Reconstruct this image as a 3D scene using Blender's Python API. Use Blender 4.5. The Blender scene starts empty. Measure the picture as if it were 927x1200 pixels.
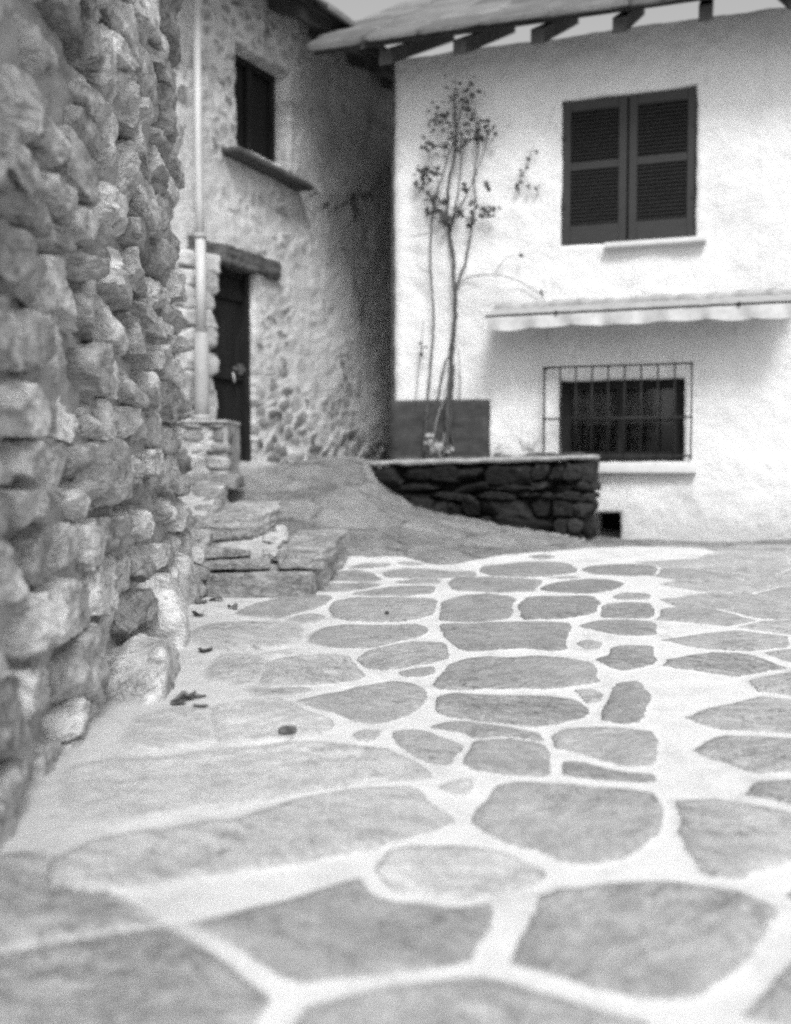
import bpy, bmesh, math, random
import numpy as np
from mathutils import Vector

sc = bpy.context.scene
COL = sc.collection
rnd = random.Random(7)

# ------------------------------------------------------------------ camera model
F_PX, CX, CY, HY = 1128.0, 463.5, 600.0, 545.0      # pixels of the 927 x 1200 photograph
EYE = 0.88
PITCH = math.atan((CY - HY) / F_PX)
SLOPE = 0.04
FWD = Vector((0, math.cos(PITCH), -math.sin(PITCH)))
UPV = Vector((0, math.sin(PITCH), math.cos(PITCH)))
CAM = Vector((0, 0, EYE))

def ray(px, py):
    return FWD + Vector((1, 0, 0)) * ((px - CX) / F_PX) + UPV * (-(py - CY) / F_PX)

def P(px, py, d):
    r = ray(px, py)
    return CAM + r * (d / r.y)

def GP(px, py):
    r = ray(px, py)
    t = EYE / (SLOPE * r.y - r.z)
    return CAM + r * t

# ------------------------------------------------------------------ numpy noise
def _hash(ix, iy, iz, seed):
    h = (ix.astype(np.int64) * 374761393 + iy.astype(np.int64) * 668265263 + iz.astype(np.int64) * 2147483647 + seed * 974634777) & 0xffffffff
    h = ((h ^ (h >> 13)) * 1274126177) & 0xffffffff
    h = ((h ^ (h >> 16)) * 2246822519) & 0xffffffff
    h = h ^ (h >> 15)
    return (h & 0xffffff).astype(np.float64) / 0xffffff

def vnoise(p, seed=0):
    p = np.asarray(p, float)
    i = np.floor(p).astype(np.int64)
    f = p - i
    f = f * f * f * (f * (f * 6 - 15) + 10)
    r = 0
    for dx in (0, 1):
        for dy in (0, 1):
            for dz in (0, 1):
                w = (f[:, 0] if dx else 1 - f[:, 0]) * (f[:, 1] if dy else 1 - f[:, 1]) * (f[:, 2] if dz else 1 - f[:, 2])
                r = r + w * _hash(i[:, 0] + dx, i[:, 1] + dy, i[:, 2] + dz, seed)
    return r * 2 - 1

def fbm(p, octs=4, seed=0, gain=.5):
    p = np.asarray(p, float)
    a, s, t = 1.0, 0, 0
    for o in range(octs):
        s = s + a * vnoise(p * (2.03 ** o) + o * 17.3, seed + o)
        t += a
        a *= gain
    return s / t

def sstep(a, b, x):
    t = np.clip((x - a) / (b - a), 0, 1)
    return t * t * (3 - 2 * t)

def vor(u, z, su, sz, seed):
    x, y = u * su, z * sz
    ix, iy = np.floor(x).astype(int), np.floor(y).astype(int)
    f1 = np.full(len(u), 9.); f2 = f1.copy(); cid = np.zeros(len(u))
    for dx in (-1, 0, 1):
        for dy in (-1, 0, 1):
            jx = _hash(ix + dx, iy + dy, ix * 0, seed); jy = _hash(ix + dx, iy + dy, ix * 0 + 1, seed)
            d = np.hypot(ix + dx + jx - x, iy + dy + jy - y)
            n = d < f1
            f2 = np.where(n, f1, np.minimum(f2, d)); f1 = np.where(n, d, f1)
            cid = np.where(n, _hash(ix + dx, iy + dy, ix * 0 + 2, seed), cid)
    return f1, f2, cid
# ------------------------------------------------------------------ objects
def wloc(o):
    v = Vector((0, 0, 0))
    while o is not None:
        v = v + o.location
        o = o.parent
    return v

def tag(o, label=None, cat=None, group=None, kind=None):
    if label: o['label'] = label
    if cat: o['category'] = cat
    if group: o['group'] = group
    if kind: o['kind'] = kind
    return o

def thing(name, label, cat, loc=(0, 0, 0), group=None):
    o = bpy.data.objects.new(name, None)
    o.empty_display_size = .1
    COL.objects.link(o)
    o.location = loc
    return tag(o, label, cat, group)

def link(name, verts, faces, mat, parent=None, attrs=None, smooth=True, loc=None):
    """verts in world coordinates; faces list of index lists or an (n,4)/(n,3) array"""
    verts = np.asarray(verts, float)
    me = bpy.data.meshes.new(name)
    base = wloc(parent) if parent is not None else Vector((0, 0, 0))
    if loc is not None: base = base + Vector(loc) - base if parent is None else base
    v = verts - np.array(base)[None, :]
    if isinstance(faces, np.ndarray):
        n, k = faces.shape
        me.vertices.add(len(v)); me.vertices.foreach_set('co', v.astype(np.float32).ravel())
        me.loops.add(n * k); me.loops.foreach_set('vertex_index', faces.astype(np.int32).ravel())
        me.polygons.add(n)
        me.polygons.foreach_set('loop_start', np.arange(0, n * k, k, dtype=np.int32))
        me.polygons.foreach_set('loop_total', np.full(n, k, np.int32))
        me.update(calc_edges=True)
    else:
        me.from_pydata(v.tolist(), [], [list(f) for f in faces])
    if attrs:
        for k_, a in attrs.items():
            at = me.attributes.new(k_, 'FLOAT', 'POINT')
            at.data.foreach_set('value', np.asarray(a, np.float32))
    if smooth:
        me.polygons.foreach_set('use_smooth', np.ones(len(me.polygons), bool))
    me.validate()
    me.materials.append(mat)
    o = bpy.data.objects.new(name, me)
    COL.objects.link(o)
    if parent is not None: o.parent = parent
    elif loc is not None: o.location = loc
    return o

class MB:
    def __init__(s): s.v = []; s.f = []; s.t = []; s.n = 0
    def add(s, v, f, tone=.5):
        v = np.asarray(v, float).reshape(-1, 3)
        s.f += [[i + s.n for i in q] for q in f]
        s.v.append(v); s.n += len(v)
        s.t.append(np.full(len(v), tone) if np.isscalar(tone) else np.asarray(tone))
    def build(s, name, mat, parent=None, smooth=True, loc=None):
        return link(name, np.concatenate(s.v), s.f, mat, parent, {'tone': np.concatenate(s.t)}, smooth, loc)

BOXF = [(0, 1, 2, 3), (7, 6, 5, 4), (0, 4, 5, 1), (1, 5, 6, 2), (2, 6, 7, 3), (3, 7, 4, 0)]
def hexa(mb, c, tone=.5):
    mb.add([tuple(p) for p in c], BOXF, tone)

class Frame:
    """upright wall plane: origin o, unit direction u along the wall, n outward"""
    def __init__(s, o, ang_u, flip=1):
        s.o = Vector(o); s.u = Vector((math.sin(ang_u), math.cos(ang_u), 0))
        s.n = Vector((s.u.y, -s.u.x, 0)) * flip
    def at(s, u, z, off=0):
        return Vector((s.o.x, s.o.y, 0)) + s.u * u + s.n * off + Vector((0, 0, z))
    def hit(s, px, py, off=0):
        r = ray(px, py)
        o = Vector((s.o.x, s.o.y, EYE)) + s.n * off
        t = (o - CAM).dot(s.n) / r.dot(s.n)
        p = CAM + r * t
        return (p - o).dot(s.u), p.z
    def box(s, mb, u0, u1, z0, z1, o0, o1, tone=.5, bev=0):
        if bev <= 0:
            c = [s.at(u0, z0, o1), s.at(u1, z0, o1), s.at(u1, z1, o1), s.at(u0, z1, o1),
                 s.at(u0, z0, o0), s.at(u1, z0, o0), s.at(u1, z1, o0), s.at(u0, z1, o0)]
            hexa(mb, c, tone)
        else:
            bm = bmesh.new(); bmesh.ops.create_cube(bm, size=1)
            for v in bm.verts:
                v.co = Vector(((v.co.x) * (u1 - u0), v.co.y * (o1 - o0), v.co.z * (z1 - z0)))
            bmesh.ops.bevel(bm, geom=bm.edges[:], offset=bev, segments=2, affect='EDGES', profile=.6)
            bm.verts.index_update()
            vs = [s.at((u0 + u1) / 2 + v.co.x, (z0 + z1) / 2 + v.co.z, (o0 + o1) / 2 + v.co.y) for v in bm.verts]
            fs = [[v.index for v in f.verts] for f in bm.faces]
            mb.add([tuple(p) for p in vs], fs, tone); bm.free()

def tube(mb, pts, radii, seg=8, tone=.5, cap=True):
    pts = [Vector(p) for p in pts]
    if np.isscalar(radii): radii = [radii] * len(pts)
    vs, fs = [], []
    for i, p in enumerate(pts):
        d = (pts[min(i + 1, len(pts) - 1)] - pts[max(i - 1, 0)]).normalized()
        a = Vector((0, 1, 0)) if abs(d.y) < .8 else Vector((1, 0, 0))
        x = d.cross(a).normalized(); y = d.cross(x).normalized()
        for k in range(seg):
            t = 2 * math.pi * k / seg
            vs.append(tuple(p + (x * math.cos(t) + y * math.sin(t)) * radii[i]))
    for i in range(len(pts) - 1):
        for k in range(seg):
            k2 = (k + 1) % seg
            fs.append((i * seg + k, i * seg + k2, (i + 1) * seg + k2, (i + 1) * seg + k))
    if cap:
        fs.append(tuple(range(seg))[::-1]); fs.append(tuple((len(pts) - 1) * seg + k for k in range(seg)))
    mb.add(vs, fs, tone)

def smooth_line(pts, n=4):
    """Catmull-Rom through points"""
    pts = [Vector(p) for p in pts]
    out = []
    for i in range(len(pts) - 1):
        p0, p1, p2, p3 = pts[max(i - 1, 0)], pts[i], pts[i + 1], pts[min(i + 2, len(pts) - 1)]
        for k in range(n):
            t = k / n
            out.append(.5 * ((2 * p1) + (p2 - p0) * t + (2 * p0 - 5 * p1 + 4 * p2 - p3) * t * t + (3 * p1 - p0 - 3 * p2 + p3) * t ** 3))
    out.append(pts[-1])
    return out

# rocks -------------------------------------------------------------
def cube_template(cuts):
    bm = bmesh.new(); bmesh.ops.create_cube(bm, size=2)
    bmesh.ops.subdivide_edges(bm, edges=bm.edges[:], cuts=cuts, use_grid_fill=True)
    bm.verts.index_update()
    v = np.array([tuple(q.co) for q in bm.verts]); f = [[q.index for q in g.verts] for g in bm.faces]
    bm.free(); return v, f
TEMPL = {c: cube_template(c) for c in (5, 9, 13, 15)}

def rock(size, rs, cuts=9, k=6, planes=6, lo=.72, hi=.98, amp=.06, nscale=2.2):
    v, f = TEMPL[cuts]
    q = v / (np.sum(np.abs(v) ** k, 1) ** (1 / k))[:, None]
    for _ in range(planes):
        n = rs.normal(size=3); n /= np.linalg.norm(n)
        sup = np.max(q @ n)
        s = q @ n - sup * rs.uniform(lo, hi)
        q = q - np.where(s > 0, s, 0)[:, None] * n[None, :]
    off = rs.uniform(0, 100, 3)
    nn = q / np.maximum(np.linalg.norm(q, axis=1), 1e-6)[:, None]
    sz = np.array(size) / 2
    w = q * sz
    m = float(np.mean(sz))
    w = w + nn * (fbm(w / m * nscale + off, 4, 3, .55) * amp * m)[:, None]
    w = w + nn * ((np.abs(fbm(w / m * nscale * 2.7 + off, 3, 9, .6)) - .25) * amp * .7 * m)[:, None]
    return w, f

def place_rock(mb, center, t, n, size, rs, tone, tilt=.06, **kw):
    w, f = rock(size, rs, **kw)
    a = rs.normal() * tilt
    ca, sa = math.cos(a), math.sin(a)
    x = w[:, 0] * ca - w[:, 2] * sa; z = w[:, 0] * sa + w[:, 2] * ca
    b = rs.normal() * tilt
    y = w[:, 1] + x * math.tan(b)
    t, n = np.array(t), np.array(n)
    mb.add(np.array(center)[None, :] + x[:, None] * t + y[:, None] * n + z[:, None] * np.array((0, 0, 1.)), f, tone)

def slab(name, top, thick, mat, parent, seed, voxel=.012, amp=.008, strata=.010, tone=.5, smooth_it=5, under=None, loc=None, cat=None):
    """rough stone slab: polygon of top corners (world) and a thickness, remeshed and weathered"""
    bm = bmesh.new()
    a = [bm.verts.new(p) for p in top]
    b = [bm.verts.new(Vector(p) - Vector((0, 0, thick if under is None else under[i]))) for i, p in enumerate(top)]
    n = len(top)
    bm.faces.new(a); bm.faces.new(b[::-1])
    for i in range(n): bm.faces.new((a[i], b[i], b[(i + 1) % n], a[(i + 1) % n]))
    bmesh.ops.recalc_face_normals(bm, faces=bm.faces[:])
    me = bpy.data.meshes.new('t'); bm.to_mesh(me); bm.free()
    o = bpy.data.objects.new('t', me); COL.objects.link(o)
    m = o.modifiers.new('r', 'REMESH'); m.mode = 'VOXEL'; m.voxel_size = voxel
    m = o.modifiers.new('s', 'SMOOTH'); m.factor = .5; m.iterations = smooth_it
    dg = bpy.context.evaluated_depsgraph_get()
    ev = o.evaluated_get(dg)
    m2 = bpy.data.meshes.new_from_object(ev)
    nv = len(m2.vertices)
    v = np.empty(nv * 3); m2.vertices.foreach_get('co', v); v = v.reshape(-1, 3)
    nr = np.empty(nv * 3); m2.vertices.foreach_get('normal', nr); nr = nr.reshape(-1, 3)
    f = [list(p.vertices) for p in m2.polygons]
    bpy.data.objects.remove(o); bpy.data.meshes.remove(me); bpy.data.meshes.remove(m2)
    d = fbm(v * 7 + seed * 3.1, 5, seed, .55) * amp * 2
    st = fbm(v * np.array((3, 3, 38)) + seed, 4, seed + 5, .6)
    side = 1 - np.abs(nr[:, 2])
    d = d + side * st * strata * 1.6 + fbm(v * 40, 2, seed + 8) * amp * .25
    v = v + nr * d[:, None]
    return link(name, v, f, mat, parent, {'tone': np.full(nv, tone)}, True, loc)

# ------------------------------------------------------------------ materials (black-and-white film: neutral greys)
def newmat(name):
    m = bpy.data.materials.new(name); m.use_nodes = True
    nt = m.node_tree
    for n in list(nt.nodes): nt.nodes.remove(n)
    out = nt.nodes.new('ShaderNodeOutputMaterial'); b = nt.nodes.new('ShaderNodeBsdfPrincipled')
    nt.links.new(b.outputs[0], out.inputs[0])
    return m, nt, b
def N(nt, t, **kw):
    n = nt.nodes.new(t)
    for k, v in kw.items():
        if k.startswith('in_'): n.inputs[k[3:].replace('_', ' ')].default_value = v
        else: setattr(n, k, v)
    return n
def M(nt, op, a, b=None, c=None, clamp=False):
    n = nt.nodes.new('ShaderNodeMath'); n.operation = op; n.use_clamp = clamp
    for i, x in enumerate((a, b, c)):
        if x is None: continue
        if isinstance(x, (int, float)): n.inputs[i].default_value = x
        else: nt.links.new(x, n.inputs[i])
    return n.outputs[0]
def coords(nt, scale=(1, 1, 1)):
    tc = nt.nodes.new('ShaderNodeTexCoord'); mp = nt.nodes.new('ShaderNodeMapping')
    nt.links.new(tc.outputs['Object'], mp.inputs[0]); mp.inputs['Scale'].default_value = scale
    return mp.outputs[0]
def noise(nt, co, scale, detail=5, rough=.6, dist=0):
    n = nt.nodes.new('ShaderNodeTexNoise'); nt.links.new(co, n.inputs['Vector'])
    n.inputs['Scale'].default_value = scale; n.inputs['Detail'].default_value = detail
    n.inputs['Roughness'].default_value = rough; n.inputs['Distortion'].default_value = dist
    return n.outputs[0]
def attr(nt, name):
    a = nt.nodes.new('ShaderNodeAttribute'); a.attribute_name = name
    return a.outputs['Fac']
def smap(nt, x, a, b, c=0., d=1., kind='SMOOTHSTEP'):
    n = nt.nodes.new('ShaderNodeMapRange'); n.interpolation_type = kind
    for i, q in enumerate((x, a, b, c, d)):
        if isinstance(q, (int, float)): n.inputs[i].default_value = q
        else: nt.links.new(q, n.inputs[i])
    return n.outputs[0]
def mixf(nt, f, a, b):
    n = nt.nodes.new('ShaderNodeMix'); n.data_type = 'FLOAT'
    for i, q in ((0, f), (2, a), (3, b)):
        if isinstance(q, (int, float)): n.inputs[i].default_value = q
        else: nt.links.new(q, n.inputs[i])
    return n.outputs[0]
def grey(nt, b, v, rough=.85, bump=None, strength=.5, dist=.01, spec=.3):
    c = nt.nodes.new('ShaderNodeCombineColor')
    for i in range(3):
        if isinstance(v, (int, float)): c.inputs[i].default_value = v
        else: nt.links.new(v, c.inputs[i])
    nt.links.new(c.outputs[0], b.inputs['Base Color'])
    if isinstance(rough, (int, float)): b.inputs['Roughness'].default_value = rough
    else: nt.links.new(rough, b.inputs['Roughness'])
    b.inputs['Specular IOR Level'].default_value = spec
    if bump is not None:
        bp = nt.nodes.new('ShaderNodeBump'); bp.inputs['Strength'].default_value = strength; bp.inputs['Distance'].default_value = dist
        nt.links.new(bump, bp.inputs['Height']); nt.links.new(bp.outputs[0], b.inputs['Normal'])

def mat_rock(name, base, var=.5, sc_=9, strata=(1, 1, 5), bump=.6, bd=.02, crack=.55, lichen=0.):
    """albedo = base * tone attribute * 2 with mottling, fine grain and dark cracks"""
    m, nt, b = newmat(name)
    co = coords(nt); cs = coords(nt, strata)
    n1 = noise(nt, co, sc_ * .5, 4, .6, .4); n2 = noise(nt, cs, sc_ * 1.6, 6, .65, .6); n3 = noise(nt, co, sc_ * 14, 3, .7)
    t = M(nt, 'MULTIPLY', attr(nt, 'tone'), 2 * base)
    v = M(nt, 'ADD', M(nt, 'MULTIPLY', n1, .45), M(nt, 'ADD', M(nt, 'MULTIPLY', n2, .4), M(nt, 'MULTIPLY', n3, .15)))
    v = smap(nt, v, .33, .67, 1 - var, 1 + var, 'LINEAR')
    v = M(nt, 'MULTIPLY', v, t)
    ck = M(nt, 'ABSOLUTE', M(nt, 'SUBTRACT', noise(nt, cs, sc_ * .9, 5, .6, 1.2), .5))
    v = M(nt, 'MULTIPLY', v, smap(nt, ck, 0.0, .03, crack, 1.0))
    if lichen:
        lm = smap(nt, noise(nt, co, sc_ * 2.2, 6, .75, .5), .58, .66)
        v = mixf(nt, M(nt, 'MULTIPLY', lm, lichen), v, .55)
    h = M(nt, 'ADD', M(nt, 'MULTIPLY', n2, .6), M(nt, 'ADD', M(nt, 'MULTIPLY', n3, .2), M(nt, 'MULTIPLY', n1, .3)))
    grey(nt, b, v, .88, h, bump, bd)
    return m

def mat_plain(name, base, var=.15, sc_=6, rough=.7, bump=.25, bd=.01, scale=(1, 1, 1), spec=.3, fine=10):
    m, nt, b = newmat(name)
    co = coords(nt, scale)
    n1 = noise(nt, co, sc_, 5, .6, .3); n2 = noise(nt, co, sc_ * fine, 3, .7)
    v = M(nt, 'ADD', M(nt, 'MULTIPLY', n1, .7), M(nt, 'MULTIPLY', n2, .3))
    v = smap(nt, v, .33, .67, base * (1 - var), base * (1 + var), 'LINEAR')
    h = M(nt, 'ADD', n1, M(nt, 'MULTIPLY', n2, .3))
    grey(nt, b, v, rough, h, bump, bd, spec)
    return m

ROCK = mat_rock('wall_rubble_stone', .47, .75, 7, (1, 1, 1.7), 1.0, .045, .5, .6)
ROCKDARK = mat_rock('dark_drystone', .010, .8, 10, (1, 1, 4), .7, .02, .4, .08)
STEPM = mat_rock('step_stone', .36, .62, 9, (1.2, 1.2, 2.0), .9, .025, .4, .35)
MORTAR = mat_plain('lime_mortar', .56, .25, 9, .95, .8, .02)
WHITEM = mat_plain('white_lime_patch', .46, .28, 12, .95, .8, .02)
WOODD = mat_plain('dark_door_wood', .017, .6, 5, .8, .35, .006, (6, 6, .6), .15)
LINTELM = mat_rock('weathered_lintel', .12, .5, 7, (1, 1, 6), .6, .015, .5)
IRON = mat_plain('dark_iron', .02, .3, 20, .6, .2, .003)
BRASS = mat_plain('bright_worn_iron', .45, .3, 30, .4, .1, .003)
ZINC = mat_plain('zinc_pipe', .50, .16, 8, .5, .12, .004, (1, 1, .3), .5)
ZINCD = mat_plain('cast_iron_sleeve', .36, .2, 10, .65, .2, .004, (1, 1, .4), .4)
SHUTM = mat_plain('dark_shutter_paint', .022, .22, 8, .55, .15, .003, (1, 1, 3), .4)
PANELM = mat_plain('grey_cement_render', .06, .45, 7, .95, .5, .01, (1, 1, 2.2), .15)
SILLM = mat_plain('painted_sill', .62, .1, 8, .85, .3, .006)
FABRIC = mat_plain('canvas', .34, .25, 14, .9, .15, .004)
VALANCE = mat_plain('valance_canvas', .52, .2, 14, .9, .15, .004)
SOIL = mat_plain('planter_soil', .10, .5, 20, .95, .9, .03)
BARK = mat_plain('vine_bark', .075, .4, 25, .9, .5, .006, (1, 1, .25))
TWIG = mat_plain('pale_twig', .24, .3, 25, .9, .4, .004, (1, 1, .25))
LEAFM = mat_plain('vine_leaf', .055, .4, 25, .6, .2, .004)
LEAFP = mat_plain('pale_leaf', .34, .3, 30, .6, .2, .004)
DRYLEAF = mat_plain('dry_leaf', .13, .6, 40, .8, .4, .004)
CURTAIN = mat_plain('net_curtain', .16, .35, 12, .9, .1, .004, (4, 4, .4))
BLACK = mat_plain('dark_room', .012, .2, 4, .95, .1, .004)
SLATE = mat_rock('roof_slate', .15, .4, 6, (1, 1, 6), .5, .015, .6)
RAFTER = mat_plain('old_rafter', .07, .4, 8, .85, .3, .006)
m_, nt_, b_ = newmat('window_glass')
tr_ = nt_.nodes.new('ShaderNodeBsdfTransparent'); tr_.inputs[0].default_value = (.8, .8, .8, 1)
gl_ = nt_.nodes.new('ShaderNodeBsdfGlossy'); gl_.inputs['Roughness'].default_value = .05
fr_ = nt_.nodes.new('ShaderNodeFresnel'); mx_ = nt_.nodes.new('ShaderNodeMixShader')
nt_.links.new(fr_.outputs[0], mx_.inputs[0]); nt_.links.new(tr_.outputs[0], mx_.inputs[1]); nt_.links.new(gl_.outputs[0], mx_.inputs[2])
nt_.links.new(mx_.outputs[0], [n for n in nt_.nodes if n.type == 'OUTPUT_MATERIAL'][0].inputs[0]); nt_.nodes.remove(b_)
GLASS = m_

# ------------------------------------------------------------------ ground shape
ctrl = []
for px, py, d in [(435, 550, 8.1), (450, 575, 8.05), (480, 592, 7.95), (520, 605, 7.8), (560, 615, 7.65), (600, 622, 7.5), (650, 630, 7.38), (692, 637, 7.26),
                  (300, 548, 8.35), (340, 550, 8.9), (400, 550, 9.6), (445, 550, 10.2),
                  (350, 602, 7.15), (420, 602, 7.15), (300, 575, 7.7), (380, 572, 7.8), (330, 625, 6.75), (420, 575, 7.75), (460, 612, 7.2), (520, 622, 7.2), (400, 630, 6.75)]:
    p = P(px, py, d); ctrl.append((p.x, p.y, p.z - SLOPE * p.y))
for x, y in [(-1.5, 4), (-.8, 4), (0, 4), (1, 4), (2.5, 4), (-.3, 6.2), (.2, 6.35), (.8, 6.5), (1.4, 6.8), (2, 7), (3, 7.2), (4, 5.5), (1.65, 7.25), (-1.5, 5.2), (-.9, 5.8), (4.5, 7)]:
    ctrl.append((x, y, 0.0))
for x, y, z in [(1.75, 7.85, .235), (2.0, 7.7, .24), (2.6, 7.5, .24), (4, 7.2, .24), (-1.7, 7.5, .84), (-2.5, 7, .84), (-2.5, 9, .86), (.6, 9.6, .7), (.5, 11, .88), (-1, 11.5, .88), (-2.2, 5.6, .1)]:
    ctrl.append((x, y, z - SLOPE * min(y, 10)))
ctrl = np.array(ctrl)
def _U(r2): return np.where(r2 > 1e-12, .5 * r2 * np.log(np.maximum(r2, 1e-12)), 0)
_n = len(ctrl)
_A = np.zeros((_n + 3, _n + 3))
_d2 = (ctrl[:, None, 0] - ctrl[None, :, 0]) ** 2 + (ctrl[:, None, 1] - ctrl[None, :, 1]) ** 2
_A[:_n, :_n] = _U(_d2) + np.eye(_n) * .01
_A[:_n, _n] = 1; _A[:_n, _n + 1:] = ctrl[:, :2]; _A[_n, :_n] = 1; _A[_n + 1:, :_n] = ctrl[:, :2].T
_w = np.linalg.solve(_A, np.concatenate([ctrl[:, 2], np.zeros(3)]))
def ground(x, y):
    x = np.asarray(x, float); y = np.asarray(y, float)
    xc, yc = np.clip(x, -2.6, 4.6), np.clip(y, 3, 11.5)
    r = _w[_n] + _w[_n + 1] * xc + _w[_n + 2] * yc
    for i in range(_n): r = r + _w[i] * _U((xc - ctrl[i, 0]) ** 2 + (yc - ctrl[i, 1]) ** 2)
    r = r * sstep(5.4, 6.7, y) * 1.0
    return SLOPE * np.clip(y, -6, 10) + np.maximum(r, -.12)
def gz(x, y): return float(ground(np.array([x]), np.array([y]))[0])

BND = [(-400, 658), (330, 656), (400, 655), (470, 655), (520, 661), (555, 655), (600, 650), (640, 647), (690, 644), (733, 641), (927, 640), (1300, 640)]
_bp = [GP(*q) for q in BND]
def ybound(x): return np.interp(x, [p.x for p in _bp], [p.y for p in _bp])

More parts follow.
